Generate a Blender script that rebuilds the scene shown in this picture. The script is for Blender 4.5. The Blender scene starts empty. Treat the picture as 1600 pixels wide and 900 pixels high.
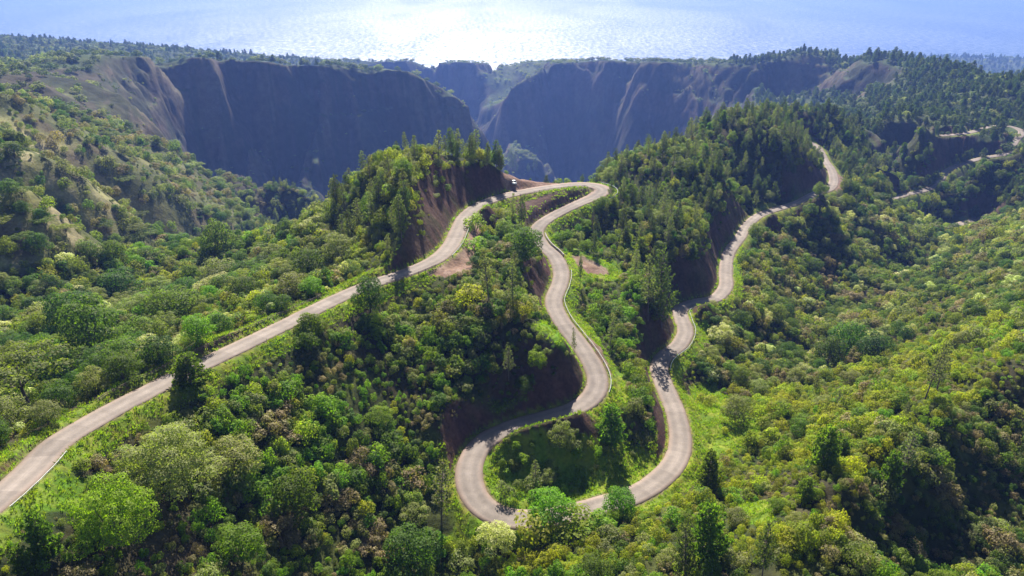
import bpy, math, random
import numpy as np
from mathutils import Vector, Matrix

random.seed(7); rng = np.random.default_rng(11)
scn = bpy.context.scene
col = scn.collection

# ------------------------------------------------------------------ camera
HAZE = 0.00020
CAMZ = 700.0                       # metres above the sea
FPX = 1121.0; PITCH = math.radians(25.0)
SP, CP_ = math.sin(PITCH), math.cos(PITCH)
cam = bpy.data.cameras.new('camera'); camo = bpy.data.objects.new('camera', cam)
col.objects.link(camo); scn.camera = camo
cam.sensor_width = 36.0; cam.lens = 36.0*FPX/1600.0
cam.clip_start = 1.0; cam.clip_end = 200000.0
camo.location = (0, 0, CAMZ); camo.rotation_euler = (math.radians(90)-PITCH, 0, 0)

# ------------------------------------------------------------------ light
SUN_EL, SUN_AZ = math.radians(44.0), math.radians(-4.0)    # azimuth from +Y, to the right positive
w = bpy.data.worlds.new('World'); scn.world = w; w.use_nodes = True
nt = w.node_tree; nt.nodes.clear()
sky = nt.nodes.new('ShaderNodeTexSky'); sky.sky_type = 'NISHITA'; sky.sun_disc = False
sky.sun_elevation = SUN_EL; sky.sun_rotation = SUN_AZ; sky.altitude = 700; sky.air_density = 1.0; sky.dust_density = 1.0; sky.ozone_density = 1.5
bg = nt.nodes.new('ShaderNodeBackground'); bg.inputs['Strength'].default_value = 0.05
wo = nt.nodes.new('ShaderNodeOutputWorld')
nt.links.new(sky.outputs[0], bg.inputs[0]); nt.links.new(bg.outputs[0], wo.inputs[0])
sun = bpy.data.lights.new('sun', 'SUN'); sun.energy = 5.0; sun.angle = math.radians(0.53); sun.color = (1.0, 0.94, 0.85)
suno = bpy.data.objects.new('sun', sun); col.objects.link(suno)
sdir = Vector((math.sin(SUN_AZ)*math.cos(SUN_EL), math.cos(SUN_AZ)*math.cos(SUN_EL), math.sin(SUN_EL)))
suno.rotation_euler = sdir.to_track_quat('Z', 'Y').to_euler(); suno.location = (0, 0, 900)
scn.view_settings.view_transform = 'Standard'; scn.view_settings.look = 'None'
scn.view_settings.exposure = 1.15; scn.view_settings.gamma = 1.0
scn.cycles.max_bounces = 5; scn.cycles.diffuse_bounces = 1; scn.cycles.glossy_bounces = 2
scn.cycles.transmission_bounces = 4; scn.cycles.transparent_max_bounces = 4; scn.cycles.volume_bounces = 1
scn.cycles.use_denoising = True; scn.cycles.denoiser = 'OPENIMAGEDENOISE'
scn.cycles.use_adaptive_sampling = True; scn.cycles.adaptive_threshold = 0.012

# ------------------------------------------------------------------ helpers
def P(px, py, h):                  # ground point seen at a picture position, h metres below the camera
    u = (px-800)/FPX; v = (450-py)/FPX
    rz = -SP+v*CP_; s = h/-rz
    return (u*s, (CP_+v*SP)*s, CAMZ-h)
def D(px, Y, h):                   # ground point at distance Y, towards a picture column
    return ((px-800)/FPX*(Y*CP_+h*SP), Y, CAMZ-h)
def proj(x, y, z):
    h = CAMZ-z; zc = np.maximum(y*CP_+h*SP, 1e-3)
    return 800+FPX*x/zc, 450-FPX*((y*SP-h*CP_)/zc), zc
def inpoly(px, py, poly):
    r = np.zeros(px.shape, bool); n = len(poly); j = n-1
    for i in range(n):
        xi, yi = poly[i]; xj, yj = poly[j]
        if yi != yj:
            c = ((yi > py) != (yj > py)) & (px < (xj-xi)*(py-yi)/(yj-yi)+xi)
            r ^= c
        j = i
    return r
_perm = np.random.default_rng(3).random((256, 256))
def vnoise(x, y, s=0):
    xi = np.floor(x).astype(np.int64); yi = np.floor(y).astype(np.int64)
    fx = x-xi; fy = y-yi; fx = fx*fx*(3-2*fx); fy = fy*fy*(3-2*fy)
    a = _perm[(xi+s*37) & 255, (yi+s*91) & 255]; b = _perm[(xi+1+s*37) & 255, (yi+s*91) & 255]
    c = _perm[(xi+s*37) & 255, (yi+1+s*91) & 255]; d = _perm[(xi+1+s*37) & 255, (yi+1+s*91) & 255]
    return (a*(1-fx)+b*fx)*(1-fy)+(c*(1-fx)+d*fx)*fy
def fbm(x, y, o=4, s=0):
    t = 0; a = 0.5; n = 0
    for k in range(o):
        t = t+a*vnoise(x*2**k, y*2**k, s+k); n += a; a *= 0.55
    return t/n
def sstep(a, b, x):
    t = np.clip((x-a)/(b-a), 0, 1); return t*t*(3-2*t)

# ------------------------------------------------------------------ the course of the roads (points of the centre line and half widths)
ROAD_PTS = [(-70,832,75,2.9),(0,777,76,2.9),(52,730,77,2.9),(88,693,77.6,2.8),(145,658,78.4,2.8),(215,620,79.3,2.8),(300,577,80.5,2.8),(380,539,81.7,2.8),(450,505,82.8,2.8),
 (520,470,83.8,2.8),(575,446,84.8,2.8),(620,431,85.4,2.8),(655,418,86,2.9),(686,402,86.5,3.0),(706,381,87.2,3.0),(717,358,88,3.0),(728,337,88.6,2.9),(752,319,89.3,2.9),
 (785,307,90,3.2),(820,299.5,90.6,3.5),(860,293,91.2,3.8),(900,289,91.8,4.0),(928,290,92.3,4.2),(941,296.5,92.9,4.2),(932,306,93.6,3.9),(906,317,94.4,3.2),(872,333,95.6,2.9),(848,348,96.6,2.9),
 (838,363,97.4,2.8),(847,382,98,2.8),(867,401,98.6,2.8),(877,425,99.4,2.8),(874,445,100,2.8),(865,470,100.8,2.8),(874,496,101.8,2.8),(893,522,102.7,2.8),(912,547,103.6,2.8),(927,572,104.5,2.8),
 (934,596,105.4,2.9),(925,620,106.3,3.0),(895,640,107.3,3.0),(850,653,108.2,3.0),(805,666,109,3.0),(765,684,109.8,3.0),(742,708,110.4,3.1),(733,737,111,3.2),(738,768,111.6,3.2),(757,793,112.1,3.2),(788,808,112.6,3.2),
 (830,811,113.1,3.1),(885,803,113.7,3.0),(940,789,114.3,3.0),(992,773,114.9,3.0),(1035,745,115.6,3.0),(1058,715,116.2,3.0),(1063,683,116.9,2.9),(1057,648,117.6,2.8),(1045,618,118.2,2.8),(1036,597,118.6,2.8),
 (1030,575,119.2,2.8),(1038,557,119.7,2.8),(1062,538,120.3,2.8),(1071,517,121,2.8),(1065,497,121.7,2.8),(1064,482,122.3,2.8),(1088,472,123,2.8),(1118,466,123.8,2.8),(1134,448,124.6,2.9),(1134,428,125.4,2.9),(1136,405,126.3,2.8),
 (1143,388,127,2.8),(1157,370,127.8,2.8),(1166,354,128.6,2.8),(1184,338,129.6,2.8),(1212,327,130.6,2.8),(1244,317.5,131.8,2.8),(1270,304,133,2.9),(1296,295,134,3.1),(1303,282,134.4,3.0),(1299,265,134.6,3.0),(1290,252,134.6,2.8),(1284,240,134.4,2.7),(1277,229,134,2.7),(1264,222,133.5,2.7)]
ROAD_B = [(1470,212,150,3),(1508,208.5,150,3),(1530,203,150,3),(1555,197,150,3.2),(1580,198,151,3.2),(1597,206,152,3.2),(1588,218,155,3.2),(1583,227,157,3.2),(1586,234,159,3.2),(1570,241,161,3.2),(1535,247,163.5,3.0),(1500,257,166,3.0),(1478,268,168,3.0),(1468,282,170,3.0),(1448,296,172,3.0),(1420,303,174,3.0),(1390,312,177,3.0)]
ROAD_C = [(1440,348,190,3.2),(1465,352,190,3.4),(1485,353,190,3.6),(1505,349,189.5,3.4),(1530,340,188,3.2)]
def smooth_path(pts, step):
    q = np.array([P(a, b, c)+(d,) for a, b, c, d in pts])
    out = []
    n = len(q)
    for i in range(n-1):
        p0, p1, p2, p3 = q[max(i-1, 0)], q[i], q[i+1], q[min(i+2, n-1)]
        t = np.linspace(0, 1, 24, endpoint=False)[:, None]
        out.append(0.5*((2*p1)+(-p0+p2)*t+(2*p0-5*p1+4*p2-p3)*t*t+(-p0+3*p1-3*p2+p3)*t**3))
    out.append(q[-1:]); c = np.vstack(out)
    s = np.r_[0, np.cumsum(np.hypot(np.diff(c[:, 0]), np.diff(c[:, 1])))]
    m = int(s[-1]/step); u = np.linspace(0, s[-1], m+1)
    c = np.stack([np.interp(u, s, c[:, k]) for k in range(4)], 1)
    for k, r in ((0, 3), (1, 3), (2, 9), (3, 7)):          # take the tremor out of the line
        w_ = np.ones(r)/r; e = r//2
        p = np.r_[2*c[0, k]-c[1:e+1, k][::-1], c[:, k], 2*c[-1, k]-c[-e-1:-1, k][::-1]]
        c[:, k] = np.convolve(p, w_, 'valid')
    return c
RA, RB, RC = smooth_path(ROAD_PTS, 1.0), smooth_path(ROAD_B, 1.5), smooth_path(ROAD_C, 1.5)
ROADS = np.vstack([RA, RB, RC])

# ------------------------------------------------------------------ the lie of the land
G_PIX = [(100,650,81),(170,612,82),(250,570,83.5),(340,525,85),(420,485,86),(500,450,87.5),(550,432,88),(60,640,87),(0,690,82),(0,600,97),(100,545,97),(0,500,108),(200,505,99),(300,475,101),(150,430,112),(400,440,101),(480,432,94),(480,400,100),(400,395,112),(300,405,117),(200,400,118),(100,400,118),(0,420,115),
 (350,385,118),(280,392,122),(430,366,112),(500,340,97),(560,322,85),
 (0,350,100),(100,340,120),(200,350,146),(270,375,175),(0,280,78),(100,280,104),(200,290,140),(300,310,175),(400,325,200),(480,325,212),(0,210,84),(100,200,112),(200,215,142),(300,255,172),(380,290,194),(430,312,207),(0,160,92),(100,150,118),(200,165,145),(240,200,156),(60,120,118),
 (0,101,120),(60,95,118),(120,83,110),(180,88,120),(240,91,130),(320,93,140),(400,96,150),(450,104,160),(500,104,166),(530,101,170),(590,108,180),(640,116,185),(690,140,215),(730,165,240),(760,205,290),(775,228,320),
 (300,160,196),(400,160,209),(500,160,216),(300,220,238),(400,240,272),(500,250,286),(540,300,340),(600,200,262),(650,180,250),(450,290,322),(700,220,292),(740,245,320),(640,270,320),
 (0,60,200),(100,66,210),(200,73,220),(300,80,245),(400,88,270),(480,93,290),(560,97,310),(50,80,190),(200,82,200),(330,90,225),
 (830,240,447),(850,255,448),(600,97,312),(640,96,315),(700,98,313),(760,98.5,310),(820,97.5,307),(850,98,306),
 (880,225,448),(745,152,394),(757,170,404),(768,190,413),(778,210,425),(800,228,433),(800,140,311),(785,165,351),(790,200,403),(830,120,283),(860,100,256),(820,160,341),(720,140,385),(700,125,365),(680,110,343),(850,190,385),(850,215,420),(810,195,395),(880,97,250),(880,150,330),(950,262,455),(950,97,238),(950,170,340),(1000,255,416),(1000,98,222),(1000,160,292),(1060,215,336),(1060,98,211),(1060,150,268),(1130,185,280),(1130,97,198),(1130,140,238),(1180,160,243),(1180,101,192),
 (1220,93,182),(1260,84,170),(1340,94,165),(1400,90,150),(1450,97,144),(1500,107,140),(1600,127,130),(1200,150,237),(1280,140,223),(1250,160,250),(1350,140,193),(1420,130,159),(1500,142,145),(1600,150,150),
 (1500,96,480),(1600,101,470),(1440,90,500),
 (1000,250,110),(1080,212,107),(1180,174,106),(1230,172,114),(1280,179,121),(1340,183,132),(1400,186,145),(1600,184,150),(940,274,110),
 (1000,300,109),(1000,350,110),(960,335,106),(900,370,104),(930,395,104),(920,412,103),(960,428,105),(1000,420,110),(1040,470,108),(1080,430,108),(1090,400,108),(1100,350,108),(1150,300,109),(1230,250,112),(1250,212,118),(1200,295,113),(1255,280,117),(1270,255,121),
 (1000,600,108),(970,540,107),(990,500,107),(1030,500,111),(1005,540,108),(1020,640,110.5),(990,660,109.5),(960,665,110),(880,720,112),(820,740,112),(930,735,113.6),(850,780,112.9),(780,750,111.8),(1000,720,115.5),(990,690,113),
 (640,500,93),(700,560,97),(780,520,92),(850,530,93.5),(890,560,96.5),(800,470,91.5),(760,400,89.5),(740,440,88),(700,418,87),(720,400,87.2),(820,610,97),(870,610,98.5),(760,640,101),(700,670,104),(600,650,103),(640,750,110),(500,600,95),(400,600,89),(350,680,95),(450,720,103),(250,760,90),(300,850,98),(150,800,84),(100,870,84),(550,850,112),(650,870,116),(0,850,79.5),
 (690,780,113),(730,850,117),(830,320,91.5),(870,305,91.6),(810,380,93),(840,430,93),(845,410,93),
 (820,840,115),(900,840,113),(1000,820,113),(1000,890,107),(850,890,113),(1100,780,115),(1150,850,103),(1200,760,107),(1250,880,95),(1300,830,94),(1330,760,97),(1400,700,99),(1480,640,101),(1600,580,103),
 (1400,800,109),(1450,880,117),(1500,760,113),(1600,700,116),(1600,850,119),(1550,880,119),(1350,860,106),
 (1300,700,108),(1400,620,112),(1500,560,114),(1600,520,112),(1250,650,116),(1200,700,118),(1180,690,119.5),
 (1200,620,128),(1280,560,142),(1350,500,152),(1400,450,162),(1450,400,172),(1480,365,184),
 (1450,500,145),(1550,480,128),(1600,430,135),(1550,420,150),(1600,370,150),(1550,360,168),(1600,330,168),
 (1150,520,132),(1120,580,126),(1200,480,146),(1250,420,152),(1300,380,158),(1230,380,146),(1330,330,148),(1380,325,158),(1400,365,168),(1100,640,120),(1130,700,119),
 (1350,260,144),(1400,240,158),(1350,212,141),(1450,222,156),(1500,190,150),(1420,285,172),(1550,300,184),(1500,315,188),(1430,330,188),(1600,260,174),(1640,240,170),(1640,215,160),(1560,222,153),(1530,232,156),(1590,247,171),(1540,262,174),(1500,277,177),(1470,300,183),(1215,347,138),(1190,362,136),(1240,340,142),(1620,225,164),(1400,325,184),(1540,212,151),(1570,210,152),(1480,225,158),
 (670,240,66),(640,246,67),(700,243,67),(620,254,69),(720,250,69),(770,265,80),(590,285,76),(545,312,84),(560,360,90),(600,380,82),(640,370,78),(660,330,73),(690,320,72),(700,290,70),(740,290,78),(520,400,93),(650,290,67),(620,330,75)]
G_DIR = [(280,420,200),(430,400,190),(500,360,170),(560,335,150),(650,335,135),(740,345,140),(850,365,150),(800,345,128),(930,450,190),(1000,480,200),(1080,540,210),(1180,620,200),(1280,650,170),(350,420,195),(150,420,155),
 (640,1500,380),(500,1500,330),(730,1450,400),(400,1450,260),(800,1300,445),(760,1350,440),(870,1100,430),(950,2100,285),(880,2150,300),(1040,1900,252),(1130,1750,235),(900,800,350),(800,700,300),(700,700,290),(600,750,310),(500,750,320),(350,700,230),(100,1250,180),(1000,900,300),(1100,900,260),
 (0,2700,660),(300,2750,680),(500,2850,690),(640,2900,690),(860,2900,690),(1040,2700,690),(1180,2300,640),(1260,2100,560),(1400,2100,540),(1500,1900,480),(1600,2000,470),(1300,780,190),(1400,800,165),(-200,2800,650),(1500,4800,640),(1900,4800,600),(1200,3200,720),(600,4500,740),(0,4500,740),(-600,4500,740),(1100,4800,720),
 (-300,100,80),(-300,250,90),(-300,400,70),(-200,700,90),(-200,1200,150),(-200,2000,200),(1900,130,105),(1900,200,98),(1900,400,130),(1900,700,140),(1900,1200,140),(1900,3000,450),(2400,300,110),(2400,1000,130),(-900,300,110),(-900,1000,120)]
G_W = [(-60,50,84),(-25,62,108),(20,62,104),(60,62,104),(90,90,110),(0,40,104),(-120,60,80),(120,60,104)]
# behind every crest the land falls again
CRESTS = [(0,101,120,1.2),(60,95,118,1.22),(120,83,110,1.3),(180,88,120,1.3),(240,91,130,1.3),(320,93,140,1.3),(400,96,150,1.32),(450,104,160,1.35),(500,104,166,1.4),(530,101,170,1.4),(590,108,180,1.45),(640,116,185,1.5),(690,140,215,1.45),(730,165,240,1.4),
 (600,97,312,1.25),(640,96,315,1.25),(700,98,313,1.25),(760,98.5,310,1.25),(820,97.5,307,1.25),(830,120,283,1.2),(860,100,256,1.12),(880,97,250,1.12),(950,97,238,1.12),(1000,98,222,1.12),(1060,98,211,1.12),(1130,97,198,1.14),(1180,101,192,1.2),(1220,93,182,1.25),(1260,84,170,1.3),(1340,94,165,1.3),(1400,90,150,1.35),(1450,97,144,1.35),(1500,107,140,1.35),(1600,127,130,1.3),
 (0,60,200,1.25),(100,66,210,1.25),(200,73,220,1.25),(300,80,245,1.25),(400,88,270,1.25),(480,93,290,1.25),(560,97,310,1.25)]
BACK = []
for a_, b_, h_, f_ in CRESTS:
    q_ = P(a_, b_, h_)
    for e_, g_ in ((1.06, 0.35), (1.13, 1.0)):
        BACK.append((q_[0]*e_, q_[1]*e_, CAMZ-h_*(1+(f_-1)*g_)))
ctl = BACK+[P(*c) for c in G_PIX]+[D(*c) for c in G_DIR]+[(a, b, CAMZ-h) for a, b, h in G_W]
ctl += [tuple(r[:3]) for r in RA[::12]]+[tuple(r[:3]) for r in RB[::14]]+[tuple(r[:3]) for r in RC[::14]]
ctl = np.array(ctl)
def lp(x, y):
    return np.arctan2(x, y), 0.5*np.log(x*x+y*y)
ct, cr = lp(ctl[:, 0], ctl[:, 1]); ch = np.log(CAMZ-ctl[:, 2])
n = len(ctl)
def make_net(kern, eps):
    A = np.zeros((n+3, n+3)); A[:n, :n] = kern((ct[:, None]-ct)**2+(cr[:, None]-cr)**2)+np.eye(n)*eps
    A[:n, n] = 1; A[:n, n+1] = ct; A[:n, n+2] = cr; A[n:, :n] = A[:n, n:].T
    wts = np.linalg.solve(A, np.r_[ch, 0, 0, 0])
    def f(x, y):
        t, r = lp(x.ravel(), y.ravel()); out = np.empty(t.shape)
        for s in range(0, len(t), 20000):
            a, b = t[s:s+20000], r[s:s+20000]
            k = kern((a[:, None]-ct)**2+(b[:, None]-cr)**2)
            out[s:s+20000] = k@wts[:n]+wts[n]+wts[n+1]*a+wts[n+2]*b
        return (CAMZ-np.exp(out)).reshape(x.shape)
    return f
round_net = make_net(lambda d2: 0.5*d2*np.log(d2+1e-12), 2e-5)        # rounded hills near by
taut_net = make_net(lambda d2: -np.sqrt(d2+0.0009), 0)                # taut, sharp walls far off
def base_height(x, y):
    f = sstep(420, 640, np.hypot(x, y)); return round_net(x, y)*(1-f)+taut_net(x, y)*f

NT = 760
TH0, TH1 = math.radians(-58), math.radians(58)
R0, R1 = 45.0, 5200.0
tt = np.linspace(TH0, TH1, NT); lr = np.concatenate([np.arange(math.log(R0), math.log(600), 0.0056), np.arange(math.log(600), math.log(2600), 0.0029), np.linspace(math.log(2600), math.log(R1), 46)]); NR = len(lr)
TG, LG = np.meshgrid(tt, lr); RG = np.exp(LG)
GX, GY = RG*np.sin(TG), RG*np.cos(TG)
# the smooth surface varies slowly: solve it on a coarser net and refine
ts_, ls_ = np.linspace(TH0, TH1, 254), np.linspace(math.log(R0), math.log(R1), 287)
ct_, cl_ = np.meshgrid(ts_, ls_); rr_ = np.exp(cl_)
ZC = base_height(rr_*np.sin(ct_), rr_*np.cos(ct_))
def grid_lookup(Z, ta, la, x, y):
    t, r = lp(x, y)
    ft = np.clip((t-ta[0])/(ta[1]-ta[0]), 0, len(ta)-1.001); fr = np.clip(np.interp(r, la, np.arange(len(la))), 0, len(la)-1.001)
    i = ft.astype(int); j = fr.astype(int); a = ft-i; b = fr-j
    return (Z[j, i]*(1-a)+Z[j, i+1]*a)*(1-b)+(Z[j+1, i]*(1-a)+Z[j+1, i+1]*a)*b
GZ = grid_lookup(ZC, ts_, ls_, GX, GY)
# relief: knobs and gullies near by, erosion ribs on the far walls
near = 1-sstep(350, 800, RG); far = sstep(560, 800, RG)*(1-sstep(2300, 2700, RG))
GZ += near*((fbm(GX/17, GY/17, 4, 1)-0.5)*4.2+(fbm(GX/5, GY/5, 3, 5)-0.5)*1.3)
def gullies(x, y):
    wx = x+0.35*y+150*(fbm(x/170, y/170, 4, 9)-0.5)
    r1 = 1-np.abs(2*vnoise(wx/62, y/420, 21)-1); r2 = 1-np.abs(2*vnoise(wx/23, y/160, 23)-1)
    r3 = 1-np.abs(2*vnoise((wx+9*vnoise(x/11, y/11, 27))/9, y/60, 25)-1)
    return (r1-0.9)*44+(r2-0.9)*22+(r3-0.9)*11
gz_r = np.gradient(GZ, axis=0)/(np.gradient(RG, axis=0)); gz_t = np.gradient(GZ, axis=1)/(RG*(tt[1]-tt[0]))
SL0 = np.hypot(gz_r, gz_t)
GZ += far*(gullies(GX, GY)*sstep(0.55, 1.0, SL0)+(fbm(GX/38, GY/38, 4, 31)-0.6)*9)
GZ += sstep(350, 620, RG)*(1-sstep(700, 1000, RG))*((fbm(GX/40, GY/40, 4, 41)-0.5)*14)*(1-0.7*sstep(120, 220, GX))
LFT = sstep(-90, -190, GX)*sstep(270, 420, RG)*(1-sstep(800, 1000, RG))      # folds running down the left spur
fo = (GX*0.42+GY)/1.085+30*(fbm(GX/70, GY/70, 3, 43)-0.5)
GZ += LFT*((1-np.abs(2*vnoise(fo/58, (GX-0.42*GY)/330, 44)-1))-0.6)*30
GZ += sstep(2300, 2700, RG)*(fbm(GX/120, GY/120, 4, 45)-0.5)*20
stz = GZ/13+1.6*fbm(GX/90, GY/90, 3, 48)                              # ledges of the lava beds
GZ += far*sstep(0.5, 0.9, SL0)*((vnoise(stz, GX/400, 49)-0.5)*9+(vnoise(stz*2.7, GX/120, 50)-0.5)*3.5+(fbm(GX/7, GY/7, 3, 52)-0.5)*5)
# keep the far crests at the height where they stand against the sea
def hold(pts, lo, hi):
    global GZ
    px_, _, _ = proj(GX, GY, GZ); a, b = zip(*pts)
    py_ = np.interp(px_, a, b)+7*(fbm(GX/30, GY/30, 3, 47)-0.55); v_ = (450-py_)/FPX
    zmax = CAMZ-(SP-v_*CP_)/(CP_+v_*SP)*GY
    m_ = (RG > lo) & (RG < hi) & (GZ > zmax); GZ = np.where(m_, zmax, GZ)
hold([(-300,102),(0,100),(60,95),(120,83),(180,87),(240,90),(320,92),(400,95),(450,103),(500,103),(530,100),(590,107),(640,115),(690,139),(730,164),(760,204),(790,240),(800,90),(1180,98),(1220,92),(1260,83),(1300,89),(1340,93),(1400,89),(1450,96),(1500,106),(1600,126),(1900,150)], 760, 1560)
hold([(-300,56),(0,59),(100,66),(200,73),(300,81),(400,88),(480,94),(530,92),(560,97),(640,97),(760,100),(860,96.5),(950,96),(1040,98),(1140,98),(1180,100),(1220,93),(1260,84),(1300,90),(1340,94),(1400,91),(1440,90),(1600,92),(1900,95)], 1560, 5100)
hold([(-300,50),(690,90),(700,140),(745,166),(766,188),(776,178),(785,163),(800,140),(830,118),(860,99),(900,96),(1900,90)], 1740, 2000)
# the ground in front of the roads lies open: no hump hides them
def open_ground(margin):
    m_ = np.full(GZ.shape, 1e5); dt = tt[1]-tt[0]
    for R_ in (RA[:-24], RB[:-8], RC):
        q_ = R_[:, :3]
        th_, ro = np.arctan2(q_[:, 0], q_[:, 1]), np.hypot(q_[:, 0], q_[:, 1])
        for a_, b_, z_ in zip(th_, ro, q_[:, 2]):
            w_ = max(2, int(2.0/b_/dt)); i_ = int(round((a_-TH0)/dt)); hwid = 4.2
            rr = RG[:, 0]; sl_ = slice(max(i_-w_, 0), i_+w_+1); fr = rr < b_-hwid
            cap = CAMZ+(z_-margin-CAMZ)*rr/b_
            m_[fr, sl_] = np.minimum(m_[fr, sl_], cap[fr, None])
    return m_
CAP = open_ground(0.9); GZ = np.minimum(GZ, CAP)
# cut and fill for the roads
RDIST = np.full(GX.shape, 1e3); RZ = np.zeros(GX.shape); RHW = np.full(GX.shape, 3.0)
sel = np.where((RG < 900).ravel())[0]
gx, gy, gz = GX.ravel(), GY.ravel(), GZ.ravel().copy()
rd, rz_, rh = RDIST.ravel(), RZ.ravel(), RHW.ravel()
CAPF = CAP.ravel()+0.6
RS = ROADS[::2].astype(np.float32)
cutk = 1.45+0.5*fbm(gx/14, gy/14, 3, 51)
rough = (fbm(gx/2.6, gy/2.6, 4, 53)-0.5)*2.6
for s in range(0, len(sel), 12000):
    q = sel[s:s+12000]
    d = np.sqrt((gx[q, None].astype(np.float32)-RS[:, 0])**2+(gy[q, None].astype(np.float32)-RS[:, 1])**2)
    e = np.maximum(d-RS[:, 3]-0.9, 0)
    lo = np.where(e < 45, RS[:, 2]-0.78*e, -1e4).max(1); hi = np.where(e < 45, RS[:, 2]+cutk[q, None].astype(np.float32)*e, 1e5).min(1)
    k = d.argmin(1); dm = d[np.arange(len(q)), k]
    zz = np.maximum(gz[q], lo); zz = np.where(zz > hi, hi+rough[q]*np.clip(e.min(1)/3.0, 0, 1), zz)
    zz = np.minimum(zz, CAPF[q])
    zz = np.where(dm < RS[k, 3]+0.9, RS[k, 2]-0.10, zz)
    gz[q] = zz; rd[q] = dm-RS[k, 3]; rz_[q] = RS[k, 2]
GZ = gz.reshape(GX.shape)
GZ[-1, :] = -60; GZ[-2, :] = np.minimum(GZ[-2, :], -20)
def ground(x, y):
    return grid_lookup(GZ, tt, lr, np.asarray(x, float), np.asarray(y, float))
def hit(px, py, r0=55, r1=4500):   # where the sight line through a picture position meets the ground
    u = (px-800)/FPX; v = (450-py)/FPX
    d = np.array([u, CP_+v*SP, -SP+v*CP_])
    s = np.exp(np.linspace(math.log(r0), math.log(r1), 6000))/math.hypot(d[0], d[1])
    g = ground(d[0]*s, d[1]*s); below = np.where(CAMZ+d[2]*s < g)[0]
    k = below[0] if len(below) else len(s)-1
    return d[0]*s[k], d[1]*s[k], float(g[k])
gz_r = np.gradient(GZ, axis=0)/(np.gradient(RG, axis=0)); gz_t = np.gradient(GZ, axis=1)/(RG*(tt[1]-tt[0]))
SLOPE = np.hypot(gz_r, gz_t)
def slope_at(x, y): return grid_lookup(SLOPE, tt, lr, x, y)
def rdist_at(x, y): return grid_lookup(RDIST, tt, lr, x, y)

# ------------------------------------------------------------------ materials
def mat(name):
    m = bpy.data.materials.new(name); m.use_nodes = True
    t = m.node_tree; t.nodes.clear()
    return m, t
def N(t, kind, **kw):
    nd = t.nodes.new(kind)
    for k, v in kw.items():
        if k.startswith('i_'):
            key = k[2:].replace('_', ' '); key = int(key) if key.isdigit() else key
            nd.inputs[key].default_value = v
        else: setattr(nd, k, v)
    return nd
def L(t, a, ao, b, bi): t.links.new(a.outputs[ao], b.inputs[bi])
def simple_mat(name, c, rough=0.6, metal=0.0, noise=0.25, scale=3.0, spec=0.4, bump=0.0):
    m, t = mat(name)
    o = N(t, 'ShaderNodeOutputMaterial'); b = N(t, 'ShaderNodeBsdfPrincipled')
    b.inputs['Roughness'].default_value = rough; b.inputs['Metallic'].default_value = metal; b.inputs['Specular IOR Level'].default_value = spec
    tc = N(t, 'ShaderNodeTexCoord'); nz = N(t, 'ShaderNodeTexNoise', i_Scale=scale, i_Detail=5.0)
    L(t, tc, 'Object', nz, 'Vector')
    mr = N(t, 'ShaderNodeMapRange', i_1=0.3, i_2=0.7, i_3=1-noise, i_4=1+noise); L(t, nz, 'Fac', mr, 0)
    mx = N(t, 'ShaderNodeVectorMath', operation='SCALE'); mx.inputs[0].default_value = c[:3]; L(t, mr, 0, mx, 'Scale')
    L(t, mx, 0, b, 'Base Color'); L(t, b, 0, o, 'Surface')
    if bump:
        bp = N(t, 'ShaderNodeBump', i_Strength=bump, i_Distance=0.05); L(t, nz, 'Fac', bp, 'Height'); L(t, bp, 0, b, 'Normal')
    return m

def ground_mat():
    m, t = mat('ground_cover')
    o = N(t, 'ShaderNodeOutputMaterial'); b = N(t, 'ShaderNodeBsdfPrincipled', i_Roughness=0.95)
    b.inputs['Specular IOR Level'].default_value = 0.1
    at = N(t, 'ShaderNodeAttribute', attribute_name='soil'); ge = N(t, 'ShaderNodeNewGeometry')
    n1 = N(t, 'ShaderNodeTexNoise', i_Scale=0.9, i_Detail=8.0, i_Roughness=0.65); L(t, ge, 'Position', n1, 'Vector')
    n2 = N(t, 'ShaderNodeTexNoise', i_Scale=0.11, i_Detail=6.0, i_Roughness=0.6); L(t, ge, 'Position', n2, 'Vector')
    n3 = N(t, 'ShaderNodeTexNoise', i_Scale=0.03, i_Detail=7.0, i_Roughness=0.65); L(t, ge, 'Position', n3, 'Vector')
    r1 = N(t, 'ShaderNodeMapRange', i_1=0.3, i_2=0.7, i_3=0.62, i_4=1.38); L(t, n1, 'Fac', r1, 0)
    r2 = N(t, 'ShaderNodeMapRange', i_1=0.3, i_2=0.7, i_3=0.7, i_4=1.3); L(t, n2, 'Fac', r2, 0)
    mu = N(t, 'ShaderNodeMath', operation='MULTIPLY'); L(t, r1, 0, mu, 0); L(t, r2, 0, mu, 1)
    sc = N(t, 'ShaderNodeVectorMath', operation='SCALE'); L(t, at, 'Color', sc, 0); L(t, mu, 0, sc, 'Scale')
    hs = N(t, 'ShaderNodeHueSaturation'); L(t, sc, 0, hs, 'Color')
    r3 = N(t, 'ShaderNodeMapRange', i_1=0.3, i_2=0.7, i_3=0.475, i_4=0.525); L(t, n3, 'Fac', r3, 0); L(t, r3, 0, hs, 'Hue')
    L(t, hs, 0, b, 'Base Color')
    bp = N(t, 'ShaderNodeBump', i_Strength=0.7, i_Distance=0.35); L(t, n1, 'Fac', bp, 'Height')
    bq = N(t, 'ShaderNodeBump', i_Strength=0.5, i_Distance=2.0); L(t, n2, 'Fac', bq, 'Height'); L(t, bp, 0, bq, 'Normal')
    L(t, bq, 0, b, 'Normal'); L(t, b, 0, o, 'Surface')
    return m

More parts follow.
